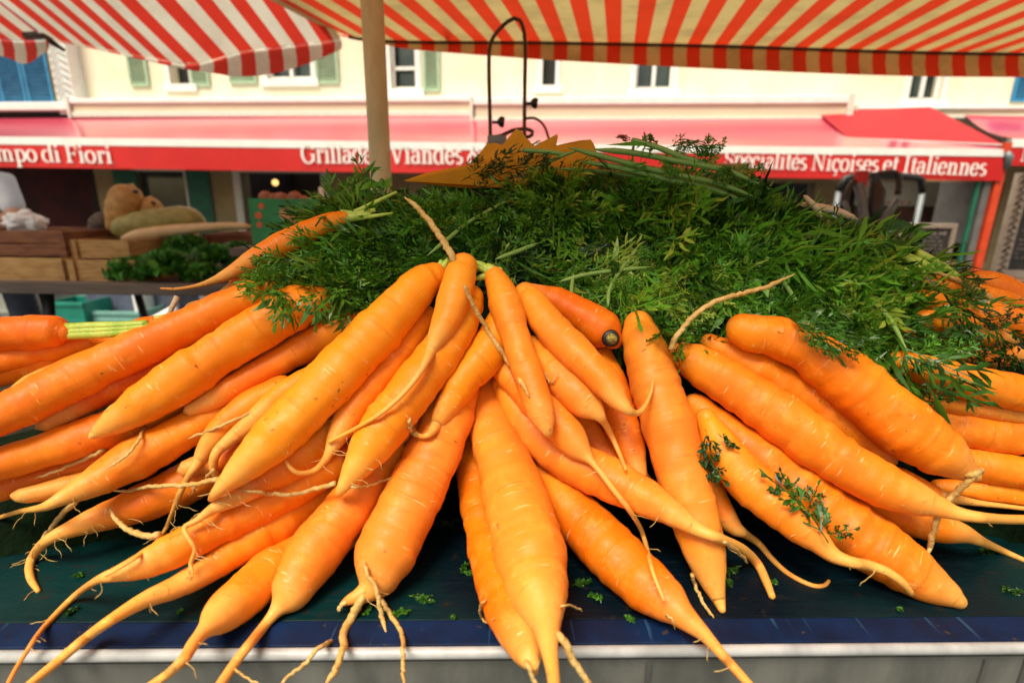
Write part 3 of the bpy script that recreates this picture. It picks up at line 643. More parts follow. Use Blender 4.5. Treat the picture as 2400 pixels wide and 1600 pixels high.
for k_, n_ in (('l20', 16), ('l18', 8), ('l14', 5), ('l16', 9), ('c1', 6), ('l17', 5), ('x1', 6), ('c2', 8), ('l8', 4), ('l22', 5), ('c4', 4), ('l21', 3), ('c14', 3), ('c12', 3), ('c13', 3), ('c21', 4), ('c18', 3), ('l11', 4), ('l19', 4), ('c6', 2), ('c10', 3)):
    hairs(k_, n_)

# cut crown and green stubs
def stub(key, pts, w, name='stalk_stub', t_off=0.0, n=1, m_=None):
    o, s, base = CAR[key]; mb = MB(); t0 = s[0, 3]+t_off
    for j in range(n):
        q = crom(np.array(pts, float) + np.array([[0, 0]] + [[rr.uniform(-6, 6)*(n > 1), rr.uniform(-6, 6)*(n > 1)]]*(len(pts)-1)), 10)
        mb.tube([P(u, v, t0-.0*i)-base for i, (u, v) in enumerate(q)], [x*t0/FP for x in np.linspace(w[0], w[1], 10)], 9)
    return mb.build(name, m_ or M_STUB, o, True)
stub('c6', [(1160,652),(1152,636),(1138,630)], (17, 15), 'crown_collar')
for pts in ([(1155,640),(1132,630),(1106,624)], [(1150,645),(1130,649),(1114,654)], [(1162,640),(1170,634),(1174,627)], [(1148,634),(1128,621),(1104,612)]):
    stub('c6', pts, (11, 5))
for pts in ([(1028,642),(1040,622),(1052,608)], [(1020,645),(1030,625),(1036,610)]):
    stub('l16', pts, (14, 6))
for pts in ([(150,768),(220,764),(290,762),(345,758)], [(150,778),(230,774),(300,770),(350,764)], [(150,785),(230,783),(300,778),(345,772)]):
    stub('l1', pts, (11, 9))
stub('l3', [(352,752),(375,744),(400,738)], (9, 4))
for pts, w_ in (([(800,514),(835,508),(870,502)], (13, 6)), ([(800,508),(835,496),(880,474),(930,450)], (8, 3)), ([(806,515),(850,510),(920,500)], (8, 3)), ([(800,500),(840,500),(880,492)], (9, 5))):
    stub('bl1', pts, w_)
for pts in ([(2185,665),(2160,640),(2120,600),(2060,560)], [(2240,668),(2200,640),(2150,610),(2090,590)], [(2270,672),(2230,648),(2180,612)], [(2255,662),(2210,625),(2150,590)]):
    stub('r7', pts, (10, 8), t_off=.01)
o_, s_, b_ = CAR['c8']
mb = MB(); c8p = P(1432, 793, s_[0, 3]-.016)-b_; ax = Vector(P(1448, 800, s_[0, 3]-.046)-b_-c8p).normalized()
mb.tube([Vector(c8p)-ax*.003, Vector(c8p)+ax*.001, Vector(c8p)+ax*.0025], [.0086, .0084, .0066], 14); mb.build('cut_crown', M_BLACK, o_, True)
mb = MB(); mb.tube([Vector(c8p), Vector(c8p)+ax*.0045, Vector(c8p)+ax*.006], [.0056, .0050, .003], 12); mb.build('stalk_stub', M_CUT, o_, True)

# ------------------------------------------------------------------ carrot greens
def template(rd, npair=7, lobes=3, wide=1.0):
    """one carrot frond: verts (s, lateral, normal) in units of its length, quads, all blades narrow and forked"""
    V, Q = [], []
    def blade(a, b, w, fold):
        d = b-a; L = np.linalg.norm(d)+1e-9; d = d/L; sd_ = np.cross(d, (0, 0, 1.)); sd_ /= np.linalg.norm(sd_)+1e-9
        nn = np.array((0, 0, fold*w)); i = len(V); c1 = np.array((0, 0, rd.uniform(-.22, .22)*L)) + sd_*rd.uniform(-.14, .14)*L
        m1 = a+(b-a)*.38-c1*.55; m2 = a+(b-a)*.72-c1*.35; e_ = b+c1*.6
        V.extend([a, m1+sd_*w+nn, m2+sd_*w*.8-nn*.4, e_, m2-sd_*w*.8+nn*.4, m1-sd_*w-nn])
        Q.append((i, i+1, i+2, i+5)); Q.append((i+5, i+2, i+3, i+4))
    def strip(a, b, w):
        d = b-a; d = d/(np.linalg.norm(d)+1e-9); sd_ = np.cross(d, (0, 0, 1.)); sd_ /= np.linalg.norm(sd_)+1e-9
        i = len(V); V.extend([a-sd_*w, a+sd_*w, b+sd_*w*.6, b-sd_*w*.6]); Q.append((i, i+1, i+2, i+3))
    ss = np.linspace(.0, 1, 9)
    for a, b in zip(ss[:-1], ss[1:]):
        strip(np.array((a, 0, 0)), np.array((b, 0, 0)), .011*(1-a*.6)); 
        i = len(V); w = .010*(1-a*.6); V.extend([np.array((a, 0, -w)), np.array((a, 0, w)), np.array((b, 0, w*.7)), np.array((b, 0, -w*.7))]); Q.append((i, i+1, i+2, i+3))
    for k in range(npair):
        s0 = .14 + .84*k/npair
        for side in (-1, 1):
            if rd.random() < .10: continue
            pl = (.40*(1-.60*(k/npair)) + .04)*rd.uniform(.7, 1.25); ang = rd.uniform(.45, .95); el = rd.uniform(-.7, .7)
            ax = np.array((math.cos(ang), side*math.sin(ang)*math.cos(el), math.sin(el))); ax /= np.linalg.norm(ax)
            p0 = np.array((s0+rd.uniform(-.03, .03), 0, 0)); p1 = p0+ax*pl
            strip(p0, p1, .0060)
            nl = 3 if k < npair*.6 else 2
            pr = np.cross(ax, (0, 0, 1.)); pr /= np.linalg.norm(pr)
            for j in range(nl):
                q = p0+ax*pl*(.25+.68*j/nl); bl = pl*.52*(1-.40*j/nl)*rd.uniform(.7, 1.3)
                for s2 in (-1, 1):
                    d = ax*rd.uniform(.7, 1.2)+pr*s2*rd.uniform(.5, .9)+np.array((0, 0, rd.uniform(-.5, .5))); d /= np.linalg.norm(d)
                    e = q+d*bl; blade(q, e, .0088*wide*rd.uniform(.7, 1.25), rd.uniform(-.8, .8))
                    if lobes > 1:
                        qq = q+d*bl*.40; d2 = d+pr*s2*-.75+ax*.2; d2 /= np.linalg.norm(d2); blade(qq, qq+d2*bl*.55, .0070*wide, rd.uniform(-.8, .8))
                    if lobes > 2 and rd.random() < .6:
                        qq = q+d*bl*.35; d2 = d+pr*s2*.8; d2 /= np.linalg.norm(d2); blade(qq, qq+d2*bl*.5, .0070*wide, rd.uniform(-.8, .8))
            blade(p0+ax*pl*.85, p0+ax*pl*1.2, .0082*wide, rd.uniform(-.8, .8))
    blade(np.array((.93, 0, 0)), np.array((1.1, 0, 0)), .014*wide, 0)
    return np.array(V), np.array(Q)
TP = [template(np.random.default_rng(100+i), 6+i % 3, 3, 1+.2*(i % 2)) for i in range(10)]
TPS = [template(np.random.default_rng(300+i), 3, 2, 2.7) for i in range(3)]
TPW = [template(np.random.default_rng(200+i), 5, 3, 2.0) for i in range(4)]
class Greens:
    def __init__(s): s.V = []; s.Q = []; s.T = []; s.n = 0
    def frond(s, pts3, normal, tpl, tint, rd, twist=0, cup=0, wscale=1.0):
        """bend a template along pts3 (k,3)"""
        V, Q = tpl; k = len(pts3)
        L = np.r_[0, np.cumsum(np.linalg.norm(np.diff(pts3, axis=0), axis=1))]; Lt = L[-1]
        T = np.gradient(pts3, axis=0); T /= np.linalg.norm(T, axis=1)[:, None]+1e-9
        nb = np.asarray(normal, float); nb = nb[None] - T*(T@nb)[:, None]; nb /= np.linalg.norm(nb, axis=1)[:, None]+1e-9
        sb = np.cross(T, nb)
        tw = twist*np.linspace(0, 1, k)[:, None]; nb, sb = nb*np.cos(tw)+sb*np.sin(tw), sb*np.cos(tw)-nb*np.sin(tw)
        q = np.clip(V[:, 0], 0, 1.15)*Lt
        qc = np.clip(q, 0, Lt)
        f = lambda A: np.stack([np.interp(qc, L, A[:, j]) for j in range(3)], 1)
        c, n_, b_, t_ = f(pts3), f(nb), f(sb), f(T)
        lat = V[:, 1:2]*Lt*wscale; nor = V[:, 2:3]*Lt*wscale - cup*np.abs(lat)
        W_ = c + b_*lat + n_*nor + t_*(q-qc)[:, None] + rd.normal(0, .0006, V.shape)
        s.V.append(W_); s.Q.append(Q+s.n); s.n += len(V)
        s.T.append(np.clip(tint + rd.normal(0, .13, len(V)//6+1).repeat(6)[:len(V)], 0, 1))
    def build(s, name, m_=None, parent=None):
        return mesh_np(name, np.vstack(s.V), np.vstack(s.Q), m_ or M_LEAF, parent, {'tint': np.concatenate(s.T)})
POLY = [(575,640),(640,590),(720,540),(800,500),(870,470),(960,475),(1080,470),(1200,450),(1300,412),(1420,385),(1600,392),(1700,428),(1850,472),(1950,538),(2070,600),(2150,672),(2220,745),(2270,800),(2240,840),(2190,825),(2150,870),(2080,850),(1980,800),(1880,770),(1760,745),(1700,775),(1640,825),(1570,800),(1500,745),(1440,735),(1380,695),(1300,665),(1200,655),(1150,640),(1120,700),(1090,610),(1000,610),(930,655),(870,710),(815,750),(755,700),(680,672),(620,695)]
def inside(u, v, poly=POLY):
    c = False; j = len(poly)-1
    for i in range(len(poly)):
        xi, yi = poly[i]; xj, yj = poly[j]
        if (yi > v) != (yj > v) and u < (xj-xi)*(v-yi)/(yj-yi)+xi: c = not c
        j = i
    return c
def scrpath(u, v, a, L, bend, rd, lift0, lift1, n=9, under=False):
    pts = []; 
    for q in range(n):
        f = q/(n-1); aa = a+bend*f
        if q: u += math.cos(aa)*L/(n-1); v += math.sin(aa)*L/(n-1)
        t = st(u, max(v, 300)); hump = math.sin(f*math.pi)*.008
        pts.append((u, v, t - lift0*(1-f) - lift1*f - hump))
    return pts
rd = np.random.default_rng(11); G = Greens(); cnt = 0; tries = 0
while cnt < 1850 and tries < 30000:
    tries += 1
    u = rd.uniform(560, 2350); v = rd.uniform(335, 890)
    if not inside(u, v): continue
    # sparse dark hollow in the middle
    hol = max(math.exp(-(((u-1440)/180)**2+((v-540)/80)**2)), .8*math.exp(-(((u-1750)/110)**2+((v-640)/50)**2)))
    if rd.random() < .85*hol: continue
    src = (1330, 430)
    a = math.atan2((v-src[1])*1.4, (u-src[0])) + rd.normal(0, .6)
    if u < 1000: a = math.radians(150)+rd.normal(0, .5)
    if u > 1850: a = math.radians(40)+rd.normal(0, .4)
    if 1400 < u < 1600 and v > 560: a = math.radians(95)+rd.normal(0, .35)
    L = rd.uniform(120, 260) if cnt < 900 else rd.uniform(130, 270)
    if 960 < u < 1440 and v < 480: L *= .55
    bend = rd.normal(0, .55)
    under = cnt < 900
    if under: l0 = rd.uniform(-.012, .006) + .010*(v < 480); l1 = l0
    else: l0 = rd.uniform(.008, .034) + .010*(v < 480); l1 = l0 + rd.uniform(-.02, .012)
    if hol > .3:
        if not under and rd.random() < .6: continue
        l0 -= .03; l1 -= .03
    p = scrpath(u, v, a, L, bend, rd, l0, l1)
    if not inside(p[-1][0], p[-1][1]) or not inside(p[5][0], p[5][1]): continue
    if not inside(p[-1][0], p[-1][1]-32) or not inside(p[5][0], p[5][1]-28): continue
    ue, ve = p[-1][0]+math.cos(a+bend)*25, p[-1][1]+math.sin(a+bend)*25
    if not inside(ue, ve) and (rd.random() < .7): continue
    w3 = np.array([P(*q) for q in p]); nrm = -ray(u, v)+rd.normal(0, .55, 3)
    clump = mnoise.noise(Vector((u/130, v/100, 3.3)))
    tint = float(np.clip(rd.uniform(0, .22) if under else rd.beta(1.8, 1.2)*.95 + clump*.6 + (.12 if u > 1250 and v < 480 else 0), 0, 1))  # lower fronds tinted darker, so shade between the top ones is partly colour
    if 1400 < u < 1600 and v > 560: tint = min(1, tint+.30)
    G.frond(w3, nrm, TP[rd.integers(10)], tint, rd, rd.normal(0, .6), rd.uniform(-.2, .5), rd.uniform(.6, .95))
    cnt += 1
print('fronds', cnt, tries)
# the far side of the heap, so that it is leafy from the side too
for _ in range(330):
    x = rd.uniform(-.12, .60); cy = .87+.72*min(x, 0)-.22*max(x, 0); y = cy+rd.uniform(-.02, .30)
    h = float(heap_h(x, y)); 
    if h <= .02: continue
    a = rd.uniform(0, 3.14); k = np.linspace(0, 1, 8)
    px = x+np.cos(a)*k*.12; py = y+abs(np.sin(a))*k*.12; pz = TZ+np.maximum(heap_h(px, py), .01)+.012+.01*np.sin(k*3.1)
    G.frond(np.column_stack([px, py, pz]), (0, .3, 1), TP[rd.integers(10)], float(rd.uniform(.1, .6)), rd, 0, .2, .9)
go = G.build('carrot_greens'); tag(go, 'tangled mass of dark green feathery carrot leaves over the heap', 'carrot greens', kind='stuff')
# added filler core of the heap, near black so the gaps look shaded
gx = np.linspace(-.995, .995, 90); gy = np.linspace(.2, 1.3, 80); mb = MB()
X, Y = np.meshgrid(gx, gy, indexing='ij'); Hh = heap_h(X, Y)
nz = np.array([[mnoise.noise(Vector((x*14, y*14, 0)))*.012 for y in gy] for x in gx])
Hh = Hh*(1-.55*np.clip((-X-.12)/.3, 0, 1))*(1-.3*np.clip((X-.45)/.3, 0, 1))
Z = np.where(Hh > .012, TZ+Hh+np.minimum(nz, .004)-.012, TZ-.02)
mesh_np('heap_core_fill', np.stack([X, Y, Z], -1).reshape(-1, 3), [(i*80+j, (i+1)*80+j, (i+1)*80+j+1, i*80+j+1) for i in range(89) for j in range(79) if Hh[i:i+2, j:j+2].max() > .012], M_HEAP, go, {'tint': np.zeros(90*80)}, True)

# thick leaf stalks, each one a thing
def stalk(label, pts, w, lift, group='leaf stalks lying over the top of the greens', leafy=False, side=None):
    q = crom(np.array(pts, float), 18); mb = MB()
    ts = np.array([st(u, max(v, 330)) for u, v in q[:, :2]]); ts = np.convolve(np.r_[ts[0], ts[0], ts, ts[-1], ts[-1]], np.ones(5)/5, 'valid')
    ls = (np.linspace(lift[0], lift[1], 18) if hasattr(lift, '__len__') else np.full(18, lift)) + .022
    p3 = [P(u, v, t-l) for (u, v), t, l in zip(q[:, :2], ts, ls)]
    base = p3[0]; mb.tube([p-base for p in p3], [x*ts[0]/FP for x in np.linspace(w[0], w[1], 18)*.78*np.clip(np.minimum(np.arange(18)*.5+(.75 if 'end' in label or 'thick' in label else .15), (17-np.arange(18))*.3+.12), 0, 1)], 8)
    o = mb.build('leaf_stalk', M_STEM, None, True); o.location = base
    at = o.data.attributes.new('tint', 'FLOAT', 'POINT'); at.data.foreach_set('value', [rr.uniform(.3, .75)]*len(o.data.vertices))
    tag(o, label, 'leaf stalk', group)
    if leafy:
        g = Greens(); n = 0
        for k in range(leafy):
            i = rr.randint(5, 17); a = rr.uniform(0, 6.28); L = rr.uniform(.025, .06)
            d = np.array((math.cos(a), rr.uniform(-.4, .2), math.sin(a)*.7)); kk = np.linspace(0, 1, 7)[:, None]
            g.frond((p3[i]-base)[None]+d[None]*L*kk+np.array((0, 0, -.01))[None]*kk**2, (0, -1, .4), TP[k % 10], rr.uniform(.3, .8), rd, 0, .2, 1)
        g.build('leaflet', M_LEAF, o)['kind'] = 'stuff'
    return o
S = stalk
S('thick pale stalk, uppermost of the sheaf, with a browned broken end', [(1480,327),(1540,345),(1600,368),(1680,392)], (7, 8), (.05, .04), leafy=3)
S('long stalk leading from the card to the right, highest of the lying ones', [(1390,350),(1480,358),(1590,378),(1700,400),(1800,440)], (8, 7), (.05, .045), leafy=4)
S('long stalk just below the highest lying stalk', [(1330,345),(1430,372),(1560,405),(1680,430),(1790,470)], (8, 7), (.055, .05), leafy=4)
S('straight stalk third down in the sheaf', [(1360,378),(1460,395),(1580,425),(1660,440),(1760,480)], (8, 8), (.055, .05))
S('straight stalk fourth down, darker and half covered', [(1300,395),(1400,402),(1500,415),(1600,440),(1700,480)], (6, 6), (.052, .046), leafy=3)
S('short dark broken stalk end lying on the mustard card', [(1224,352),(1270,355),(1330,362)], (7, 6), (.055, .05))
S('slim stalk rising left towards the card from the upper leaves', [(1215,425),(1260,395),(1320,365),(1360,352)], (4, 5), (.055, .055))
S('thin forked stalk wandering across the upper right leaves', [(1290,405),(1340,430),(1420,440),(1490,448),(1560,470)], (5, 4), (.052, .05), leafy=3)
S('pale stalk slanting down left towards the top carrots', [(1190,470),(1100,520),(1050,560),(1000,600)], (5, 6), (.045, .04), leafy=3)
S('pale stalk slanting from the dark hollow down to the left', [(1260,570),(1210,590),(1160,608)], (6, 6), (.040, .038))
S('stalk crossing below the dark hollow towards the right', [(1310,660),(1380,642),(1460,632),(1530,625)], (6, 5), (.035, .035))
S('short upright yellow-green stalk right of the top carrots', [(1338,705),(1340,670),(1345,640)], (6, 5), (.035, .035))
S('bowed stalk above the tall smooth carrot', [(1425,720),(1428,680),(1450,640),(1480,600)], (6, 5), (.038, .035), leafy=3)
S('pale bent stalk over the upper left greens', [(830,520),(880,530),(960,520),(1040,500)], (5, 4), (.04, .04), leafy=3)
S('curved stalk in the greens right of the hollow', [(1720,470),(1760,540),(1800,600),(1850,680),(1890,745)], (5, 5), (.045, .04), leafy=3)
S('long curved stalk near the right end of the greens', [(1860,560),(1930,610),(2010,680),(2080,740),(2130,830)], (6, 5), (.05, .05), leafy=5)

# separate fronds
def frond_thing(label, pts, tpl, tint, w=1.0, lift=.01, mode='heap', stem_w=None, name='leaf_frond', group='loose carrot fronds', nrm=None, extra=()):
    rd2 = np.random.default_rng(abs(hash(label)) % 9999 if False else sum(map(ord, label)))
    def lay(pts):
        q = crom(np.array(pts, float), 12)
        if mode == 'heap': ts = np.array([min(st(u, v), top_t(u, v)) for u, v in q[:, :2]])
        elif mode == 'table': ts = np.array([table_t(u, v) for u, v in q[:, :2]])
        else: ts = np.array([top_t(u, v) for u, v in q[:, :2]])
        ts = np.minimum(ts, np.convolve(np.r_[ts[0], ts, ts[-1]], [1/3]*3, 'valid'))
        for _ in range(3): ts = np.convolve(np.r_[ts[0], ts, ts[-1]], [.25, .5, .25], 'valid')
        return np.array([P(u, v, t-lift) for (u, v), t in zip(q[:, :2], ts)])
    p3 = lay(pts); base = p3[0].copy(); g = Greens()
    nn = -ray(pts[0][0], pts[0][1]) if nrm is None else nrm
    g.frond(p3-base, nn, tpl, tint, rd2, .2, .1, w)
    for e in extra:
        g.frond(lay(e)-base, nn, tpl, tint, rd2, .2, .1, w)
    o = g.build(name); o.location = base; tag(o, label, 'leaf frond' if name == 'leaf_frond' else 'leaf scrap', group)
    return o
FT = frond_thing
FT('long frond hanging over the big upper right carrot, its tip darkest', [(2010,690),(2080,760),(2130,840),(2175,900),(2205,955)], TP[1], .25, .9, .018, extra=([(2070,770),(2130,790),(2200,800),(2290,790)], [(2120,820),(2125,860),(2140,900),(2200,950)]))
FT('dark frond spread across the carrots at far right', [(2170,650),(2230,700),(2290,740),(2350,790),(2395,860)], TP[3], .08, .5, .035, extra=([(2230,705),(2260,690),(2290,650)], [(2290,745),(2350,750),(2390,745)]))
FT('short frond drooping beyond the right end of the greens', [(2150,770),(2230,800),(2290,820),(2360,860)], TP[4], .12, .5, .03)
FT('drooping frond over the shoulders of the left carrots', [(740,590),(680,610),(640,650),(615,705)], TP[2], .45, .9, .03, extra=([(700,600),(640,610),(580,640)], [(760,620),(700,640),(650,690),(620,712)], [(860,560),(760,580),(650,620)]))
FT('wilted frond hanging beside the biggest left carrot', [(960,560),(900,640),(850,700),(800,762)], TP[5], .35, .8, .03, extra=([(1000,560),(940,620),(880,670)], [(940,590),(870,640),(820,690)], [(820,630),(780,670),(745,700),(720,735)], [(860,620),(800,650),(765,690)]))
FT('olive plume hanging above the tall smooth carrot', [(1480,560),(1470,620),(1480,690),(1500,760)], TP[6], .80, .9, .04, extra=([(1500,570),(1460,630),(1430,700)], [(1500,590),(1520,650),(1560,740)], [(1440,600),(1440,650),(1455,740)]))
FT('frond fanned over the head of the long right carrot', [(1640,700),(1610,750),(1592,790),(1598,825)], TP[7], .3, .65, .025, extra=([(1690,690),(1650,740),(1630,790)], [(1600,700),(1560,760),(1540,790)]))
FT('frond lying along the blunt shoulder of the massive right carrot', [(1760,690),(1830,735),(1900,765),(1970,800)], TP[8], .3, .6, .02, extra=([(1850,745),(1930,790),(2010,830)],))
FT('bent broad leaf sprig on the very big lower right carrot', [(1940,1270),(1905,1215),(1865,1170),(1790,1110)], TPS[0], .15, .9, .006, 'carrot', extra=([(1890,1210),(1905,1165),(1920,1130)], [(1935,1250),(1970,1245),(2010,1238)], [(1860,1170),(1855,1145),(1870,1125)]))
FT('small dark sprig caught right of the tall smooth carrot', [(1652,1005),(1665,1050),(1670,1095),(1700,1130)], TPS[1], .05, .9, .006, 'carrot', extra=([(1672,1090),(1660,1110),(1668,1125)],))
FT('tiny dark sprig above the peach right carrot', [(1682,1015),(1705,1035),(1730,1052)], TPW[2], .05, .5, .005, 'carrot')
FT('feathery tuft poking up behind the left end of the greens', [(790,500),(825,455),(850,420),(866,395)], TP[0], .5, .8, .02, extra=([(760,510),(785,470),(800,440)], [(860,490),(880,455),(900,430)], [(740,530),(765,490),(755,470)], [(900,500),(890,470),(925,455)], [(830,520),(800,480),(780,455)], [(880,510),(850,470),(845,440)]))
# browned bits on card side
FT('dark wilted leaves lying against the mustard card', [(1130,420),(1180,395),(1240,385),(1300,372)], TP[9], .0, .6, .10, extra=([(1080,425),(1130,400),(1190,390)],))
FT('dry reddish seed wisp at the broken end of the uppermost stalk', [(1482,330),(1468,326),(1455,320),(1446,322)], TP[9], .9, .45, .05).data.materials[0] = mat('dry_wisp', (.35, .10, .04), (.25, .08, .03), 40)
scr = [(430,1360,30,.3),(195,1350,22,.4),(165,1428,26,.1),(850,1440,40,.5),(965,1430,50,.45),(960,1395,60,.35),(1090,1315,50,.25),(1080,1340,40,.3),(1140,1300,40,.3),(1030,1235,50,.0),(1340,1370,45,.3),(1410,1410,45,.45),(1460,1440,40,.4),(1570,1380,40,.25),(1700,1355,36,.3),(1735,1325,44,.25),(1825,1372,34,.3),(2350,1385,46,.15),(2340,1290,40,.15),(430,1430,14,.4),(1065,1450,14,.4),(2105,1430,14,.3),(190,1420,44,.05),(1300,1220,50,.05),(60,1225,44,.1),(165,1180,50,.1)]
plc = ['left of the clawed tail','by the left edge','near the whip tail','below the forked roots','right of the forked roots','just right of the forked roots, longest','left of the central pair','left of the central pair, lower','against the central pair','in shade behind the forked carrot','right of the largest carrot','near the blue strip, right of the largest','curled near the fat tapered carrot','under the tall carrot tip','beside the bent tail','below the bent tail','near the hooked tail tip','at lower right edge','behind the thin right tail','tiny, by the long smooth tail','tiny, on the blue strip left of centre','tiny, at right on the blue strip','dark, beside the lower left tail','dark, right of the central carrot','in shade near the left wavy tail','in shade beneath the creased carrot']
for (u, v, L, ti), pl in zip(scr, plc):
    a = rr.uniform(0, 6.28)
    u2, v2 = u+math.cos(a)*L, v+math.sin(a)*L*.5
    FT('green leaf scrap on the table, '+pl, [(u, v), ((u+u2)/2+4, (v+v2)/2-3), (u2, v2)], TPW[int(L) % 4], ti, .8, .0025, 'table', name='leaf_scrap', group='leaf scraps on the table', nrm=(0, 0, 1))

# ------------------------------------------------------------------ the stall table
def hit_z(u, v, z):
    d = ray(u, v); return ORI + d*((z-CAMZ)/d[2])
e0, e1 = hit_z(200, 1519, TZ), hit_z(2200, 1503, TZ)
ed = Vector(e1-e0).normalized(); en = Vector((ed.y, -ed.x, 0))        # en points to the viewer
Mt = Matrix((( ed.x, -en.x, 0), (ed.y, -en.y, 0), (0, 0, 1)))            # local x along edge, local y away from viewer
ec = Vector(((e0+e1)/2).tolist()); ec = ec - ed*ec.x
def tl(x, y, z): return ec + ed*x - en*y + Vector((0, 0, z))
tb = thing('stall_table', 'market table with dark teal painted top, blue front strip and bright metal edge', 'table', loc=tuple(ec))
def tpart(name, c, size, m_, bev=.001):
    b = MB(); b.box(tl(*c)-ec, size, Mt); return b.build(name, m_, tb, bevel=bev)
BW = (hit_z(1200, 1452, TZ)-hit_z(1200, 1512, TZ))[1]
tpart('tabletop', (0, BW+.26, -.012), (2.8, .52, .024), M_TABLE)
tpart('tabletop', (0, BW+.66, -.013), (2.8, .27, .024), M_TABLE)
tpart('blue_edge_board', (0, BW/2, -.0115), (2.8, BW-.0006, .024), M_BLUE)
b = MB()
for i in range(2): pass
b.tube([tl(-1.4, -.0045, -.0015)-ec, tl(1.4, -.0045, -.0015)-ec], .0040, 12); b.build('metal_trim', M_TRIM, tb, True)
fp_ = tpart('front_panel', (0, -.002, -.16), (2.8, .003, .30), M_GALV)
M_SEAM = mat('panel_seam_grime', (.05, .05, .05), (.09, .09, .085), 20, .6, .1, stretch=(1, 1, .2))
for x in (-.42, .10, .345, .375, .46, .62):
    b = MB(); b.box(tl(x, -.0045, -.16)-ec, (.0035, .0015, .296), Mt); b.build('panel_seam', M_SEAM, fp_)
for sx in (-1.3, 1.3):
    for y in (.06, .76):
        b = MB(); b.box(tl(sx, y, -.47)-ec, (.04, .04, .85), Mt); b.build('leg', M_GALV, tb)

# ------------------------------------------------------------------ price card standing in the leaves
card = [(945,424),(1000,405),(1060,393),(1105,385),(1122,362),(1140,338),(1158,335),(1178,340),(1192,322),(1210,302),(1222,308),(1236,326),(1252,343),(1262,338),(1285,325),(1306,314),(1308,322),(1304,341),(1330,335),(1360,329),(1385,327),(1392,338),(1398,352),(1402,405),(1300,425),(1200,440),(1080,440),(1010,432)]
def card_t(u): return .705 + (u-950)/450*.05 + .01*math.sin((u-950)/90)
fr = [P(u, v, card_t(u)) for u, v in card]; bk = [p+np.array((0, .0008, 0)) for p in fr]; n = len(fr)
b = MB(); base = fr[0]; b.add([p-base for p in fr+bk], [tuple(range(n)), tuple(range(2*n-1, n-1, -1))]+[(i, n+i, n+(i+1) % n, (i+1) % n) for i in range(n)])
co = b.build('price_card', M_CARD); co.location = base; tag(co, 'blank mustard yellow card with zigzag top standing in the greens', 'price card')

# ------------------------------------------------------------------ pole and canopies
pb = P(893, 420, 1.25); ptop = P(872, -260, 1.25)
b = MB(); b.tube([Vector((pb[0], pb[1], .0)), Vector((pb[0], pb[1], 1.0)), Vector((pb[0], pb[1], 2.6))], [.0255]*3, 20)
tb2 = b.build('canopy_pole', M_POLE, None, True); tag(tb2, 'beige painted round pole rising behind the left part of the heap', 'pole')

def canopy(name, label, rail, vp, reach, per, m_, val, sag=None, rows=14, group=None, phase=0, period_mul=1):
    """rail: (u,v,t) points of the front rail; the sheet runs back over the viewer along -ray(vp); val: (u,v,t) of the valance hem"""
    r = crom(rail, 90); d = ray(*vp); d = d/np.linalg.norm(d)
    A = np.array([P(*q) for q in r]); s = np.r_[0, np.cumsum(np.linalg.norm(np.diff(A, axis=0), axis=1))]
    V, U_ = [], []
    for j in range(rows):
        f = j/(rows-1)
        for i in range(90):
            p = A[i] - d*reach*f
            if sag: p = p + np.array((0, 0, -sag*math.sin(f*math.pi)*(.6+.4*math.sin(s[i]*3))))
            V.append(p); U_.append((s[i]/per+phase, f))
    Q = [(j*90+i, j*90+i+1, (j+1)*90+i+1, (j+1)*90+i) for j in range(rows-1) for i in range(89)]
    root_ = thing(name, label, 'canopy', group, loc=tuple(A[0])); V = np.array(V)-A[0]
    mesh_np('canvas_sheet', V, Q, m_, root_, None, True, np.array(U_))
    if val:
        h = crom(val, 90); B_ = np.array([P(*q) for q in h])
        V = np.vstack([(A-A[0])+np.array((0, .006, -.001)), (A*.5+B_*.5)-A[0]+np.array((0, .010, 0)), B_-A[0]]); U2 = [(x/per+phase, k) for k in (0, .5, 1) for x in s]
        Q = [(k*90+i, k*90+i+1, k*90+90+i+1, k*90+90+i) for k in (0, 1) for i in range(89)]
        mesh_np('valance', V, Q, m_, root_, None, True, np.array(U2))
    return root_, A
TR = 2.5
cr, A = canopy('striped_canopy', 'red and ochre striped canvas canopy with straight valance, over the heap', [(770,72,TR),(900,94,TR),(1300,98,TR),(1700,106,TR),(2100,119,TR),(2450,125,TR),(2900,130,TR)], (1450,425), 2.76, .130,
       M_STRIPE, [(770,80,TR),(900,105,TR-.02),(980,118,TR-.02),(1200,135,TR-.03),(1300,142,TR-.03),(1700,163,TR-.03),(2100,178,TR-.03),(2450,182,TR-.03),(2900,186,TR-.03)], phase=.23)
b = MB(); b.tube([Vector(p-A[0])+Vector((0, .0, -.006)) for p in A[2:]], .0075, 8); b.build('rail', M_IRON, cr, True)
b = MB()
pp = P(1045, 86, TR-.02); b.tube([Vector(pp-A[0]), Vector(P(1000, -150, 1.9)-A[0])], .006, 6); b.build('cord', M_FRAMEW, cr, True)
cl, A2 = canopy('striped_canopy', 'pale red and white striped canvas sheet sagging lower at upper left', [(120,96,2.45),(165,100,2.45),(250,117,2.42),(340,133,2.4),(430,148,2.4),(500,140,2.42),(560,122,2.45),(640,112,2.48),(720,102,2.5),(800,94,2.5)],
       (1386,1075), 3.1, .128, M_STRIPE2, [(120,100,2.45),(165,104,2.45),(250,122,2.42),(340,142,2.4),(430,162,2.4),(500,172,2.41),(560,180,2.44),(640,173,2.46),(720,150,2.5),(800,116,2.5)], phase=.4)
cl2, A3 = canopy('striped_canopy', 'small corner of striped canvas at the far upper left, darker and folded', [(-300,60,2.6),(-120,80,2.55),(0,92,2.5),(60,95,2.48),(110,92,2.45)],
       (1500,1200), 3.0, .135, M_STRIPE2, [(-300,120,2.6),(-120,135,2.55),(0,132,2.5),(60,150,2.48),(112,118,2.45)], phase=.1)
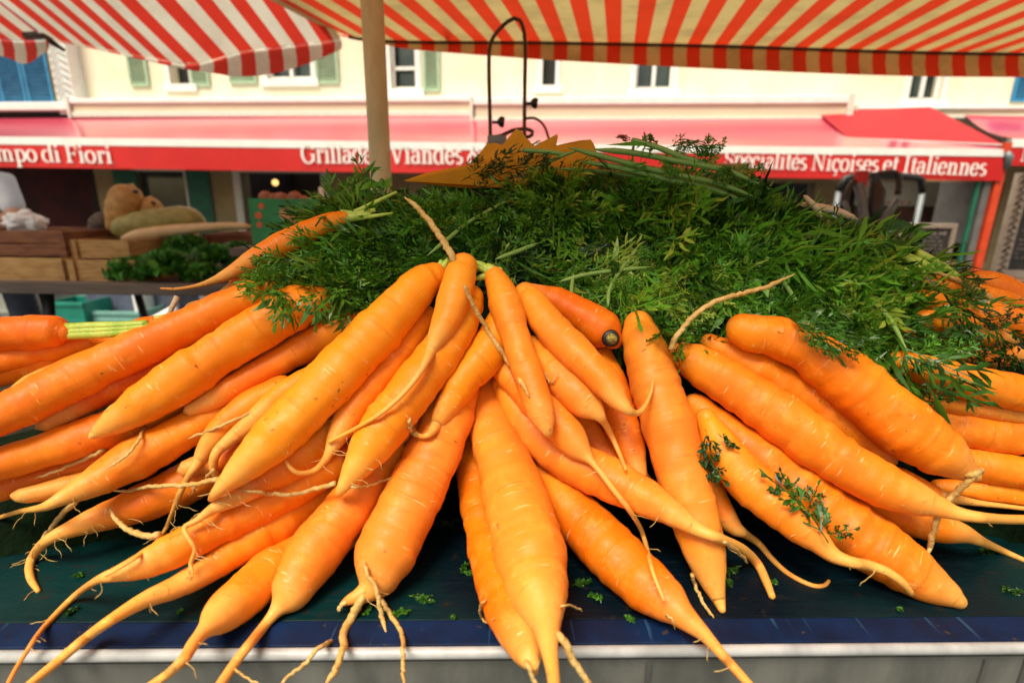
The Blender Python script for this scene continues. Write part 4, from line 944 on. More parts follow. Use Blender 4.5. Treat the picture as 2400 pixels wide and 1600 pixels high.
b = MB(); b.tube([P(60, 84, 2.44)-A3[0], P(108, 82, 2.42)-A3[0], P(122, 100, 2.44)-A3[0], P(150, 118, 2.5)-A3[0]], [.018, .018, .014, .008], 8); b.build('rail_end', M_IRON, cl2, True)

# ------------------------------------------------------------------ hanging-scale frame
T = 1.35
sf = thing('scale_frame', 'dark rusty arched frame of a weighing scale behind the heap', 'scale', loc=tuple(P(1190, 330, T)))
bs = P(1190, 330, T)
def PT(u, v, t=T): return Vector(P(u, v, t)-bs)
b = MB(); arch = crom([(1150,345),(1148,260),(1146,160),(1148,110),(1160,82),(1185,55),(1207,43),(1220,50),(1228,75),(1231,120),(1230,200),(1229,310),(1230,340)], 40)
b.tube([PT(u, v) for u, v in arch], [.0052]*40, 8); b.build('arch', M_IRON, sf, True)
for (u, v, s_) in ((1230,243,1), (1152,287,1)):
    b = MB(); b.tube([PT(u+2, v), PT(u+14, v)], .004, 6); b.tube([PT(u+13, v), PT(u+16, v), PT(u+22, v-1), PT(u+30, v)], [.003, .009, .014, .013], 8); b.build('knob', M_BLACK, sf, True)
b = MB(); q = crom([(1150,322),(1175,318),(1205,305),(1235,303),(1250,312),(1235,322),(1210,318)], 20); b.tube([PT(u, v) for u, v in q], .005, 6)
q = crom([(1228,278),(1255,278),(1275,295),(1286,325),(1292,350)], 14); b.tube([PT(u, v) for u, v in q], .0035, 6); b.build('hook_wire', M_IRON, sf, True)
b = MB(); b.box(PT(1165, 328), (.05, .03, .022)); b.build('pan_holder', M_STEEL, sf, bevel=.004)
b = MB(); b.box(PT(1190, 352), (.11, .10, .03)); b.build('base', M_STEEL, sf, bevel=.005)
wt = thing('side_table', 'narrow grey stand carrying the weighing scale, behind the heap', 'stand', loc=(bs[0], bs[1], 0))
zt = float(P(1190, 352, T)[2])-.017
b = MB(); b.box((0, 0, zt-.012), (.13, .20, .022)); b.build('tabletop', M_PLANK, wt, bevel=.003)
for sx in (-.045, .045):
    for sy in (-.08, .08):
        b = MB(); b.box((sx, sy, (zt-.023)/2), (.03, .03, zt-.024)); b.build('leg', M_GALV, wt)

# ------------------------------------------------------------------ street
b = MB(); b.add([(-120, -40, 0), (120, -40, 0), (120, 160, 0), (-120, 160, 0)], [(0, 1, 2, 3)])
tag(b.build('street', M_STREET), kind='structure')

# ------------------------------------------------------------------ house fronts, in a frame of their own
FA, FB = Vector((-11, 11.9, 0)), Vector((9.5, 9.9, 0)); fx = (FB-FA).normalized(); fn = Vector((fx.y, -fx.x, 0))   # fn towards the viewer
MF = Matrix(((fx.x, -fn.x, 0), (fx.y, -fn.y, 0), (0, 0, 1)))
def FI(u, v, off):
    """pixel -> (s, z) on the vertical plane standing off metres before the house wall"""
    d = Vector(ray(u, v)); o = FA + fn*off; k = (o-Vector(ORI)).dot(fn)/d.dot(fn); p = Vector(ORI)+d*k
    return (p-FA).dot(fx), p.z
def FW(s, off, z): return FA + fx*s + fn*off + Vector((0, 0, z))
def fbox(b, s0, s1, z0, z1, o0, o1, org=Vector((0, 0, 0)), mi=0):
    b.box(FW((s0+s1)/2, (o0+o1)/2, (z0+z1)/2)-org, (abs(s1-s0), abs(o1-o0), abs(z1-z0)), MF, mi)
def rect(u0, v0, u1, v1, off=0):
    """pixel box -> s0, s1, z0, z1"""
    um = (u0+u1)/2; vm = (v0+v1)/2
    return FI(u0, vm, off)[0], FI(u1, vm, off)[0], FI(um, v1, off)[1], FI(um, v0, off)[1]
def wall_holes(b, s0, s1, z0, z1, holes, off, th, org):
    ss = sorted({s0, s1, *[x for h in holes for x in h[:2]]}); zz = sorted({z0, z1, *[x for h in holes for x in h[2:]]})
    for i in range(len(ss)-1):
        j = 0
        while j < len(zz)-1:
            cs = (ss[i]+ss[i+1])/2
            solid = lambda j: not any(h[0] < cs < h[1] and h[2] < (zz[j]+zz[j+1])/2 < h[3] for h in holes)
            if solid(j):
                k = j
                while k+1 < len(zz)-1 and solid(k+1): k += 1
                fbox(b, ss[i], ss[i+1], zz[j], zz[k+1], off, off-th, org); j = k+1
            else: j += 1
wins = [  # opening in pixels, label bits
 (392,60,438,198,'left'), (622,60,726,186,'wide'), (915,60,975,210,'half'), (1272,70,1303,201,'slit'), (1492,70,1582,210,'right'), (2140,90,2216,236,'far')]
zsplit = FI(1200, 300, 0)[1]
bH = thing('house', 'cream rendered house front with white window surrounds behind the red awnings', 'house', loc=tuple(FW(0, 0, 0))); og = FW(0, 0, 0)
sL, sR = FI(165, 180, 0)[0], 40.0
holes = []; 
for (u0, v0, u1, v1, k_) in wins: s0, s1, z0, z1 = rect(u0, v0, u1, v1); holes.append((s0, s1, z0, z0+1.75))
b = MB(); wall_holes(b, sL, sR, zsplit, 9.5, holes, 0, .3, og); 
wl = b.build('wall', M_WALL, bH)
for (u0, v0, u1, v1, k_), (s0, s1, z0, z1) in zip(wins, holes):
    b = MB(); w = .09
    for a in ((s0-w, s0, z0-w, z1+w), (s1, s1+w, z0-w, z1+w)): fbox(b, *a, -.05, .03, og)
    fbox(b, s0, s1, z1, z1+w, -.05, .03, og)
    fbox(b, s0-w*1.6, s1+w*1.6, z0-w*1.5, z0-.0, .06, -.05, og)
    wf = b.build('window', M_WHITE, bH)
    b = MB(); fbox(b, s0, s1, z0, z1, -.25, -.29, og); b.build('dark_pane' if k_ in ('left', 'slit') else 'pane', M_BLACK if k_ in ('left', 'slit') else M_GLASS, wf)
    if k_ in ('right', 'half', 'far', 'wide'):
        b = MB(); c = (s0+s1)/2
        if k_ != 'half': fbox(b, c-.035, c+.035, z0, z1, -.08, -.12, og)
        else: zz = FI(945, 158, 0)[1]; fbox(b, s0, s1, zz-.03, zz+.03, -.08, -.12, og)
        fbox(b, s0, s0+.05, z0, z1, -.08, -.12, og); fbox(b, s1-.05, s1, z0, z1, -.08, -.12, og); fbox(b, s0+.05, s1-.05, z0, z0+.06, -.08, -.12, og)
        b.build('frame', M_WHITE, wf)
def shutter(u0, v0, u1, v1, m_, par, off=.05, slats=22, hgt=1.7, org=og):
    s0, s1, z0, z1 = rect(u0, v0, u1, v1, off); z1 = z0+hgt
    b = MB(); w = .05
    fbox(b, s0, s0+w, z0, z1, off, off-.03, org); fbox(b, s1-w, s1, z0, z1, off, off-.03, org)
    for k in (0, .5, 1): zc = z0+w/2+(z1-z0-w)*k; fbox(b, s0+w, s1-w, zc-w/2, zc+w/2, off, off-.03, org)
    for k in range(slats):
        zc = z0+.08+(z1-z0-.16)*k/(slats-1)
        b.box(FW((s0+s1)/2, off-.015, zc)-org, (s1-s0-2*w, .006, (z1-z0)/slats*.95), MF @ Matrix.Rotation(.5, 3, 'X'))
    return b.build('shutter', m_, par)
for q in ((298,120,343,202), (442,120,486,202), (532,120,598,196), (738,120,792,196), (991,130,1030,214)): shutter(*q, M_SHUT, bH)
# ground floor of the same house
gf = []
for (u0, v0, u1, v1) in ((338,402,448,640), (577,405,762,640), (1745,428,1895,640), (1962,425,2330,640)): s0, s1, z0, z1 = rect(u0, v0, u1, v1); gf.append((s0, s1, .25, z1))
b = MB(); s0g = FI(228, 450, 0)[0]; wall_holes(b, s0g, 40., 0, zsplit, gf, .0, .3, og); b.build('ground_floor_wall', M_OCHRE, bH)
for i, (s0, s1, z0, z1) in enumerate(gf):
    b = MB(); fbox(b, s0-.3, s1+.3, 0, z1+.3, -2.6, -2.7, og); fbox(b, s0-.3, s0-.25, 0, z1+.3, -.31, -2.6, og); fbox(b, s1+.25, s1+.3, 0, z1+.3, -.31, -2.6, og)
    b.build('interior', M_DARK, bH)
b = MB(); s0, s1, z0, z1 = gf[0]
for a in ((s0-.09, s0, z0, z1+.08), (s1, s1+.06, z0, z1+.08)): fbox(b, *a, .03, -.04, og)
fbox(b, s0, s1, z1, z1+.08, .03, -.04, og); wfr = b.build('window', M_FRAMEW, bH); b = MB(); fbox(b, s0, s1, z0, z1, -.10, -.12, og); b.build('pane', M_GLASS, wfr)
b = MB(); s0, s1, z0, z1 = gf[1]
fbox(b, s0-.16, s0, 0, z1+.12, .05, -.05, og); fbox(b, s1, s1+.16, 0, z1+.12, .05, -.05, og); fbox(b, s0, s1, z1, z1+.12, .05, -.05, og); b.build('door_surround', M_FRAMEW, bH)
for q in ((284,400,337,640), (451,400,503,640)): 
    s0, s1, z0, z1 = rect(*q, .05); b = MB(); fbox(b, s0, s1, z0, z1, .06, .03, og)
    for k in range(14): zc = z0+(z1-z0)*(k+.5)/14; fbox(b, s0+.06, s1-.06, zc-.04, zc+.03, .067, .061, og)
    b.build('shutter', M_DSHUT, bH)
s0, s1, z0, z1 = rect(2190, 425, 2312, 570, .04); b = MB()
for k in range(16): zc = z0+(z1-z0)*(k+.5)/16; fbox(b, s0, s1, zc-(z1-z0)/34, zc+(z1-z0)/34, .04, .01, og)
b.build('roller_shutter', M_GREYSH, bH)
# blue shuttered bay at far right of the upper floor
shutter(2384,120,2470,238, M_BLUESH, bH)
# neighbour at left
bN = thing('house', 'ochre house with blue louvred shutters at the far upper left', 'house', loc=tuple(FW(0, .0, 0)))
sN = FI(122, 180, .25)[0]; zN0 = FI(60, 262, .25)[1]
b = MB(); fbox(b, -14, sN, zN0+.2, 9.5, .22, -.28, og); b.build('wall', mat('yellow_render', (.74, .58, .26), (.66, .50, .22), 2, .9, .1), bN)
for q in ((-130,100,-12,250), (-8,100,50,250), (54,100,114,250)):
    s0, s1, z0, z1 = rect(*q, .28); s = shutter(*q, M_BLUESH, bN, .28, 24, 2.0)
b = MB(); fbox(b, -14, sN+.35, zN0, zN0+.16, .40, -.28, og); b.build('cornice', M_WHITE, bN, bevel=.02)
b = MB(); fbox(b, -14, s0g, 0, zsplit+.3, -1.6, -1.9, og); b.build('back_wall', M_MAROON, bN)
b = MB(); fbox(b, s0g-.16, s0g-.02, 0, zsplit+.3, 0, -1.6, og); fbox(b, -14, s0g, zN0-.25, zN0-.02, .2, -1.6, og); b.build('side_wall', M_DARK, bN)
# white corner column with a climbing ornament
cc = thing('corner_column', 'white corner pilaster with pale blue lattice between the two house fronts', 'pilaster', loc=tuple(FW(0, 0, 0)))
s0, s1 = FI(124, 180, .3)[0], FI(166, 180, .3)[0]; zc0 = FI(145, 268, .3)[1]
b = MB(); fbox(b, s0, s1, zc0, 9.5, .30, -.25, og); b.build('shaft', M_WHITE, cc)
b = MB()
for k in range(26):
    z = zc0+.1+k*.14; b.tube([FW(s0+.02, .32, z)-og, FW((s0+s1)/2, .33, z+.12)-og, FW(s1-.02, .32, z)-og], .010, 5)
b.build('lattice', M_LTEAL, cc, True)

# awnings
def casing(label, u0, u1, va, vb, off, vslope=0, extra=False):
    s0 = FI(u0, (va+vb)/2, off)[0]; s1 = FI(u1, (va+vb)/2+vslope, off)[0]
    z1 = (FI(u0, va, off)[1]+FI(u1, va+vslope, off)[1])/2; z0 = (FI(u0, vb, off)[1]+FI(u1, vb+vslope, off)[1])/2
    o = thing('awning_casing', label, 'awning casing', 'awning casings along the house front', loc=tuple(og))
    h = z1-z0; b = MB(); fbox(b, s0, s1, z0+h*.72, z1, off, 0.001, og); b.build('upper_cover', M_WHITE, o, bevel=.02)
    b = MB(); fbox(b, s0+.03, s1-.03, z0+h*.30, z0+h*.715, off-.05, 0.001, og); b.build('middle_band', M_CREAMBOX, o, bevel=.01)
    b = MB(); fbox(b, s0, s1, z0, z0+h*.295, off-.01, 0.001, og); b.build('lower_lip', M_FRAMEW, o, bevel=.015)
    for a in (s0, s1): b = MB(); fbox(b, a-.05, a+.0 if a == s0 else a+.05, z0-.02, z1+.02, off+.02, .001, og); b.build('end_plate', M_FRAMEW, o)
    return s0, s1, z0, z1
ca = casing('long pale awning casing at left, tucked behind the pole', 163, 1120, 228, 274, .42)
cb = casing('pale yellow awning casing in the middle, the highest and thickest', 1108, 1990, 216, 284, .62, 20)
cc_ = casing('whitish awning casing at right, set back from the middle one', 2010, 3000, 244, 274, .35, 8)

def awning(label, left, right, off_back, name='red_awning', text=(), grp='red awnings of the restaurants', sag=.05):
    """left/right: (u, v_back, v_bar_top, v_bar_bottom, v_hem, off_front)"""
    o = thing(name, label, 'awning', grp, loc=tuple(og))
    n = 80; V = []; uvs = []
    def interp(k, f): return left[k]*(1-f)+right[k]*f
    sb0, zb0 = FI(left[0], left[1], off_back); sb1, zb1 = FI(right[0], right[1], off_back)
    of0, of1 = left[5], right[5]
    A0 = FI(left[0], left[2], of0); A1 = FI(right[0], right[2], of1); B0 = FI(left[0], left[3], of0); B1 = FI(right[0], right[3], of1); H0 = FI(left[0], left[4], of0); H1 = FI(right[0], right[4], of1)
    def fr(f, a, c, of): return FW(a[0]*(1-f)+c[0]*f, of, a[1]*(1-f)+c[1]*f)
    rows = 16
    for j in range(rows):
        g = j/(rows-1)
        for i in range(n):
            f = i/(n-1); back = FW(A0[0]*(1-f)+A1[0]*f, off_back, zb0*(1-f)+zb1*f); front = fr(f, A0, A1, of0*(1-f)+of1*f)
            p = back*(1-g)+front*g - Vector((0, 0, sag*math.sin(g*math.pi)*(1+.5*math.sin(f*9+1)))) ; p.z += .02*math.sin(f*14)*g*(1-g)
            V.append(np.array(p-og))
    Q = [(j*n+i, j*n+i+1, (j+1)*n+i+1, (j+1)*n+i) for j in range(rows-1) for i in range(n-1)]
    mesh_np('canvas_top', V, Q, M_PINK, o, None, True)
    b = MB(); m_ = 24
    vs = []
    for i in range(m_+1):
        f = i/m_; of = of0*(1-f)+of1*f; t_ = fr(f, A0, A1, of); b_ = fr(f, B0, B1, of)
        vs += [t_-og, b_-og, b_-og-fn*.10, t_-og-fn*.10]
    b.add(vs, [(4*i+k, 4*i+(k+1) % 4, 4*i+4+(k+1) % 4, 4*i+4+k) for i in range(m_) for k in range(4)]+[(0, 3, 2, 1), (4*m_, 4*m_+1, 4*m_+2, 4*m_+3)])
    b.build('front_bar', M_WHITE, o)
    b = MB(); vs = []
    for i in range(61):
        f = i/60; of = of0*(1-f)+of1*f; w = .012*math.sin(f*23); t_ = fr(f, B0, B1, of-.01); h_ = fr(f, H0, H1, of-.01+w)
        vs += [t_-og, h_-og, h_-og-fn*.006, t_-og-fn*.006]
    b.add(vs, [(4*i+k, 4*i+(k+1) % 4, 4*i+4+(k+1) % 4, 4*i+4+k) for i in range(60) for k in range(4)]+[(0, 3, 2, 1), (240, 241, 242, 243)])
    va = b.build('valance', M_RED, o)
    for (s_, u0, u1, vt, vb) in text: lettering(s_, u0, u1, vt, vb, left, right, va, A0, A1)
    for f in (.03, .5, .97):
        b = MB(); of = of0*(1-f)+of1*f; b.tube([FW(A0[0]*(1-f)+A1[0]*f, off_back, zb0*(1-f)+zb1*f-.15)-og, fr(f, B0, B1, of-.06)-og], .025, 6); b.build('arm', M_WHITE, o, True)
    return o
# hand-made serif letters: strokes drawn with a broad nib (thick uprights, thin cross strokes)
def arc(cx, cy, rx, ry, a0, a1, n=14): return [(cx+rx*math.cos(math.radians(a0+(a1-a0)*i/n)), cy+ry*math.sin(math.radians(a0+(a1-a0)*i/n))) for i in range(n+1)]
def serif(x, y, w=.26): return ('h', [(x-w, y), (x+w, y)])
G_ = {}
def glyph(ch, adv, *st_): G_[ch] = (adv, st_)
X = 1.0; As = 1.58; Cp = 1.45
glyph('i', .62, [(.3, 0), (.3, X)], serif(.3, .03), ('h', [(.06, X-.03), (.3, X-.03)]), ('d', (.3, 1.36)))
glyph('l', .62, [(.3, 0), (.3, As)], serif(.3, .03), ('h', [(.06, As-.03), (.3, As-.03)]))
glyph('d', 1.12, arc(.45, .5, .36, .5, 60, 300), [(.84, 0), (.84, As)], ('h', [(.6, As-.03), (.84, As-.03)]), ('h', [(.84, .03), (1.06, .03)]))
glyph('a', 1.0, arc(.45, .72, .30, .26, 160, 0, 8)+[(.75, .1), (.92, .03)], arc(.42, .30, .30, .28, 60, 330))
glyph('r', .84, [(.3, 0), (.3, X)], serif(.3, .03), ('h', [(.06, X-.03), (.3, X-.03)]), arc(.58, .70, .28, .28, 150, 60, 6), ('d', (.72, .88)))
glyph('e', .95, arc(.48, .5, .38, .5, 5, 330), ('h', [(.14, .55), (.84, .55)]))
glyph('c', .90, arc(.50, .5, .40, .5, 50, 315), ('d', (.72, .80)))
glyph('o', 1.06, arc(.52, .5, .42, .5, 0, 360, 24))
glyph('s', .80, arc(.40, .74, .25, .24, 40, 240, 8)+arc(.40, .26, .27, .25, 70, -140, 9))
glyph('t', .70, [(.32, 1.3), (.32, .2)]+arc(.50, .22, .18, .2, 200, 310, 5), ('h', [(.06, X-.02), (.62, X-.02)]))
glyph('n', 1.2, [(.3, 0), (.3, X)], [(.9, 0), (.9, .7)]+arc(.62, .68, .28, .28, 0, 150, 6), serif(.3, .03), serif(.9, .03), ('h', [(.06, X-.03), (.3, X-.03)]))
glyph('m', 1.8, [(.3, 0), (.3, X)], [(.9, 0), (.9, .7)]+arc(.62, .68, .28, .28, 0, 150, 6), [(1.5, 0), (1.5, .7)]+arc(1.22, .68, .28, .28, 0, 150, 6), serif(.3, .03), serif(.9, .03), serif(1.5, .03), ('h', [(.06, X-.03), (.3, X-.03)]))
glyph('p', 1.14, [(.3, -.5), (.3, X)], serif(.3, -.47), ('h', [(.06, X-.03), (.3, X-.03)]), arc(.64, .5, .38, .5, 125, -125))
glyph('G', 1.55, arc(.75, .72, .62, .74, 50, 335, 20), [(1.28, .1), (1.28, .65)], ('h', [(1.0, .65), (1.5, .65)]), [(1.28, 1.05), (1.28, 1.4)])
glyph('V', 1.4, [(.15, Cp), (.68, 0)], ('n', [(1.2, Cp), (.72, 0)]), serif(.16, Cp-.03), serif(1.2, Cp-.03, .2))
glyph('S', 1.05, arc(.52, 1.07, .36, .36, 40, 250, 10)+arc(.50, .38, .38, .38, 70, -150, 11), ('n', [(.9, 1.0), (.9, 1.4)]), ('n', [(.12, .08), (.12, .48)]))
glyph('N', 1.65, ('n', [(.3, 0), (.3, Cp)]), [(.3, Cp), (1.3, 0)], ('n', [(1.3, 0), (1.3, Cp)]), serif(.3, .03), serif(.2, Cp-.03, .2), serif(1.3, Cp-.03))
glyph('I', .78, [(.38, 0), (.38, Cp)], serif(.38, .03, .3), serif(.38, Cp-.03, .3))
glyph('F', 1.2, [(.35, 0), (.35, Cp)], serif(.35, .03, .3), ('h', [(.08, Cp-.03), (1.1, Cp-.03)]), ('h', [(.35, .76), (.9, .76)]), ('n', [(1.08, Cp), (1.08, 1.1)]), ('n', [(.9, .6), (.9, .92)]))
glyph('P', 1.2, [(.35, 0), (.35, Cp)], serif(.35, .03, .3), ('h', [(.08, Cp-.03), (.5, Cp-.03)]), arc(.55, 1.06, .45, .37, 90, -90, 12), ('h', [(.35, .69), (.55, .69)]))
glyph('C', 1.4, arc(.72, .72, .60, .74, 48, 315, 20), ('n', [(1.2, 1.0), (1.2, 1.42)]))
glyph('&', 1.7, arc(.62, 1.12, .28, .33, -40, 220, 12)+[(1.35, .05)], [(.42, .85)]+arc(.55, .38, .45, .40, 130, 330, 12)+[(1.25, .85)], ('h', [(1.0, .87), (1.5, .87)]))
G_['é'] = (G_['e'][0], G_['e'][1]+(('n', [(.42, 1.18), (.70, 1.48)]),)); G_['ç'] = (G_['c'][0], G_['c'][1]+(('n', [(.5, 0), (.55, -.18), (.62, -.3), (.5, -.42), (.36, -.38)]),))
glyph(',', .5, [(.22, .12), (.2, -.1), (.1, -.3)]); glyph(' ', .45)
def lettering(txt, u0, u1, vt, vb, left, right, parent, A0, A1):
    """txt written between pixels u0 and u1; vt, vb = x-height line and base line at both ends"""
    total = sum(G_[c][0] for c in txt); b = MB(); x = 0; cnt_ = 0; sA, sB = A0[0], A1[0]
    def off(s): f = (s-sA)/(sB-sA); return left[5]*(1-f)+right[5]*f + .006
    def bpt(u, v):
        s = None; of = 1.5
        for _ in range(6): s, z = FI(u, v, of); of = off(s)
        return s, z
    sb0, zb0 = bpt(u0, vb[0]); sb1, zb1 = bpt(u1, vb[1]); xh = (bpt(u0, vt[0])[1]-zb0+bpt(u1, vt[1])[1]-zb1)/2
    adv = (sb1-sb0)/total
    for ch in txt:
        a, strokes = G_[ch]
        for st_ in strokes:
            thick, thin = .25, .09; kind = None
            if isinstance(st_, tuple): kind, st_ = st_
            if kind == 'd': st_ = [(st_[0], st_[1]-.10), (st_[0], st_[1]+.10)]; 
            if kind == 'n': thick = .12
            cnt_ += 1; pl = [Vector((p[0]*.97, p[1])) for p in st_]; L, R = [], []
            for i, p in enumerate(pl):
                d = (pl[min(i+1, len(pl)-1)]-pl[max(i-1, 0)]).normalized(); w = (thin+(thick-thin)*abs(d.y)**1.3)/2
                nn_ = Vector((-d.y, d.x))*w; L.append(p+nn_); R.append(p-nn_)
            lift = (cnt_ % 9)*.0009; vs = []
            for q in L+R:
                s = sb0+(x+q.x)*adv; zz = zb0+(zb1-zb0)*(s-sb0)/(sb1-sb0)+q.y*xh
                vs.append(FW(s, off(s)+lift+.014, zz)-og)
            k = len(L); b.add(vs, [(i, i+1, k+i+1, k+i) for i in range(k-1)])
        x += a
    return b.build('lettering', M_TEXT, parent)
awning('long red restaurant awning lettered with dishes, spanning the middle of the view', (-700,282,312,330,382,1.6), (2352,262,350,367,424,2.3), .35, text=[
  ('Campo di Fiori', -62, 268, (351,354), (376,383)), ('Grillades, Viandes & P', 708, 1180, (352,353), (382,385)), ('Spécialités Niçoises et Italiennes', 1696, 2308, (366,384), (392,412))])
awning('red awning at the right edge, cut off by the picture', (2372,270,325,345,388,1.5), (3400,285,345,365,415,1.7), .35, text=[('N', 2388, 2416, (355,356), (378,379))])
aw = awning('small crossing red awning folded down at the upper right corner', (1985,262,322,325,326,1.6), (2350,250,338,341,342,2.2), .40, sag=.0)
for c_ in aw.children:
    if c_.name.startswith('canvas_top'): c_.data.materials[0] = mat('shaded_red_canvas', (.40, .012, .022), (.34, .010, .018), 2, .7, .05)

# red corner post with green strip
ps, pz = FI(2338, 420, 2.2)
o = thing('corner_post', 'slanting red orange post with a green strip beside the chalkboards', 'post', loc=tuple(FW(ps, 2.2, 0)))
o0 = FW(ps, 2.2, 0); b = MB(); b.box((0, 0, FI(2338, 335, 2.2)[1]/2), (.10, .10, FI(2338, 335, 2.2)[1]), MF); b.build('shaft', M_POSTR, o)
b = MB(); b.box(tuple(-fx*.11), (.08, .05, .002), MF); b.box(tuple(-fx*.13+Vector((0, 0, .95))), (.09, .05, 1.9), MF); b.build('grey_edge', M_GREYSH, o)
b = MB(); b.box(tuple(-fx*.25+Vector((0, 0, 1.0))), (.05, .04, 1.4), MF); b.build('green_strip', M_DSHUT, o)
b = MB(); b.tube([Vector((.02, -.06, pz+.15)), Vector((.0, -.1, pz+.30)), Vector((-.05, -.1, pz+.36))], [.05, .055, .04], 8); b.build('bracket', M_STEEL, o, True)

# ------------------------------------------------------------------ things behind on the left: neighbouring stall
def gbox(name, m_, u0, v0, u1, v1, t, depth, par=None, org=None, bev=.004):
    """upright box whose front face fills the pixel box at depth t; returns b"""
    um = (u0+u1)/2; c = P(um, (v0+v1)/2, t); w = (u1-u0)*t/FP; h = P(um, v0, t)[2]-P(um, v1, t)[2]
    c = Vector(c)+Vector((0, depth/2, 0)); return c, w, abs(h)
ft = 2.05; tz = float(P(300, 690, ft)[2])            # underside of the neighbour's counter
st2 = thing('neighbour_counter', 'grey plank counter of the stall across, at left', 'counter', loc=(-1.4, float(P(300, 690, ft)[1]), 0))
py_ = float(P(300, 690, ft)[1]); zt2 = float(P(300, 662, ft)[2])
b = MB(); b.box((0, .012, (tz+zt2)/2), (2.6, .05, zt2-tz)); b.build('front_plank', M_PLANK, st2, bevel=.003)
b = MB(); b.box((0, .50, zt2-.03), (2.6, .92, .03)); b.build('countertop', M_PLANK, st2)
for x in (-1.1, -.55, 1.0):
    b = MB(); b.tube([Vector((x, .10, tz)), Vector((x-.18, .16, 0))], .022, 6); b.build('trestle_leg', M_BLACK, st2, True); b = MB(); b.tube([Vector((x-.16, .80, tz)), Vector((x-.02, .74, 0))], .022, 6); b.build('trestle_leg', M_BLACK, st2, True)
def crate(label, u0, v0, u1, v1, t, depth, m_, yaw=0, slots=0):
    um = (u0+u1)/2; c = P(um, v1, t); w = (u1-u0)*t/FP; h = abs(P(um, v0, t)[2]-c[2]); k = .012
    o = thing('wooden_crate', label, 'crate', 'crates on the neighbouring counter', loc=tuple(c)); o.rotation_euler.z = yaw
    for nme, cc2, sz in (('front_board', (0, k/2, h/2), (w, k, h)), ('back_board', (0, depth-k/2, h/2), (w, k, h)), ('side_board', (-w/2+k/2, depth/2, h/2), (k, depth-2*k-.004, h)), ('side_board', (w/2-k/2, depth/2, h/2), (k, depth-2*k-.004, h)), ('bottom_board', (0, depth/2, k/2), (w-2*k-.004, depth-2*k-.004, k))):
        b = MB()
        if nme == 'front_board' and slots:
            g = .006; hh = (h-g*slots)/(slots+1)
            for q in range(slots+1): b.box((0, k/2, hh/2+q*(hh+g)), (w, k, hh))
        else: b.box(cc2, sz)
        b.build(nme, m_, o, bevel=.002)
    for sx in (-1, 1):
        b = MB(); b.box((sx*(w/2-.016), -.006, h/2), (.028, .010, h*1.02)); b.build('corner_post', m_, o, bevel=.002)
    return o
crate('wide tan crate with dark knots at the left picture edge', -120, 602, 163, 668, 2.12, .35, M_CRATE)
crate('reddish slatted crate stacked on the wide tan one', -110, 540, 165, 600, 2.13, .34, M_CRATE2, slots=1)
crate('tan crate beside the lettuces, with a dark slot', 170, 608, 330, 668, 2.12, .33, M_CRATE, slots=0)
crate('pale upper crate resting between the reddish crate and the squash', 172, 562, 312, 606, 2.15, .33, M_CRATE)
crate('crate tilted behind the lettuces, under the longest gourd', 300, 545, 420, 605, 2.5, .30, M_CRATE, .25)
crate('dark crate at the right end of the neighbouring counter', 480, 548, 590, 610, 2.65, .30, M_CRATE2, -.1)
def gourd(name, label, cat, pts, t, m_, grp='squashes on the crates', stemp=None, dt=0):
    q = crom(np.array(pts, float), 26); p3 = np.array([P(u, v, t+dt*i/25) for i, (u, v, h) in enumerate(q)]); r = q[:, 2]*t/FP
    base = p3[0].copy(); o = carrot_mesh(name, p3-base, r, None, m_, len(label), 20, .8); o.location = base; tag(o, label, cat, grp)
    if stemp: b = MB(); b.tube([P(u, v, t-.07)-base for u, v in stemp], [.008]*len(stemp), 7); b.build('stem_scar', M_BLACK, o, True)
    return o
gourd('squash', 'tall upright brown squash, tallest of the squashes on the crates', 'squash', [(268,548,8),(272,540,20),(282,510,32),(292,480,36),(302,455,33),(308,442,22),(310,436,8)], 2.35, M_SQUASH, stemp=[(313,448), (322,450)])
gourd('squash', 'small round squash behind the long green one', 'squash', [(352,545,10),(353,530,24),(353,505,28),(353,480,25),(353,466,12),(353,461,4)], 2.4, M_SQUASH, stemp=[(356,474), (362,478)])
gourd('gourd', 'fat green-brown gourd lying across the crates', 'gourd', [(262,540,8),(275,538,22),(320,528,30),(380,518,30),(430,512,28),(460,516,20),(474,524,8)], 2.3, M_GOURD, dt=.1)
gourd('gourd', 'pale rear gourd whose end shows behind the green-brown one', 'gourd', [(340,508,10),(390,505,18),(440,507,22),(468,520,16),(480,528,6)], 2.55, M_PALEV, dt=.1)
gourd('gourd', 'long thin pale orange gourd stretching right under the others', 'gourd', [(285,560,5),(320,552,13),(390,542,14),(470,534,11),(540,530,9),(580,531,7),(590,532,3)], 2.28, M_PALEV, dt=.1)
gourd('bread_loaf', 'dark knobbly vegetable at the left of the upright squash', 'vegetable', [(215,560,6),(225,548,18),(238,525,24),(243,505,16),(244,500,8)], 2.4, mat('dark_veg', (.05, .035, .03), (.12, .08, .06), 40, .7, .8))
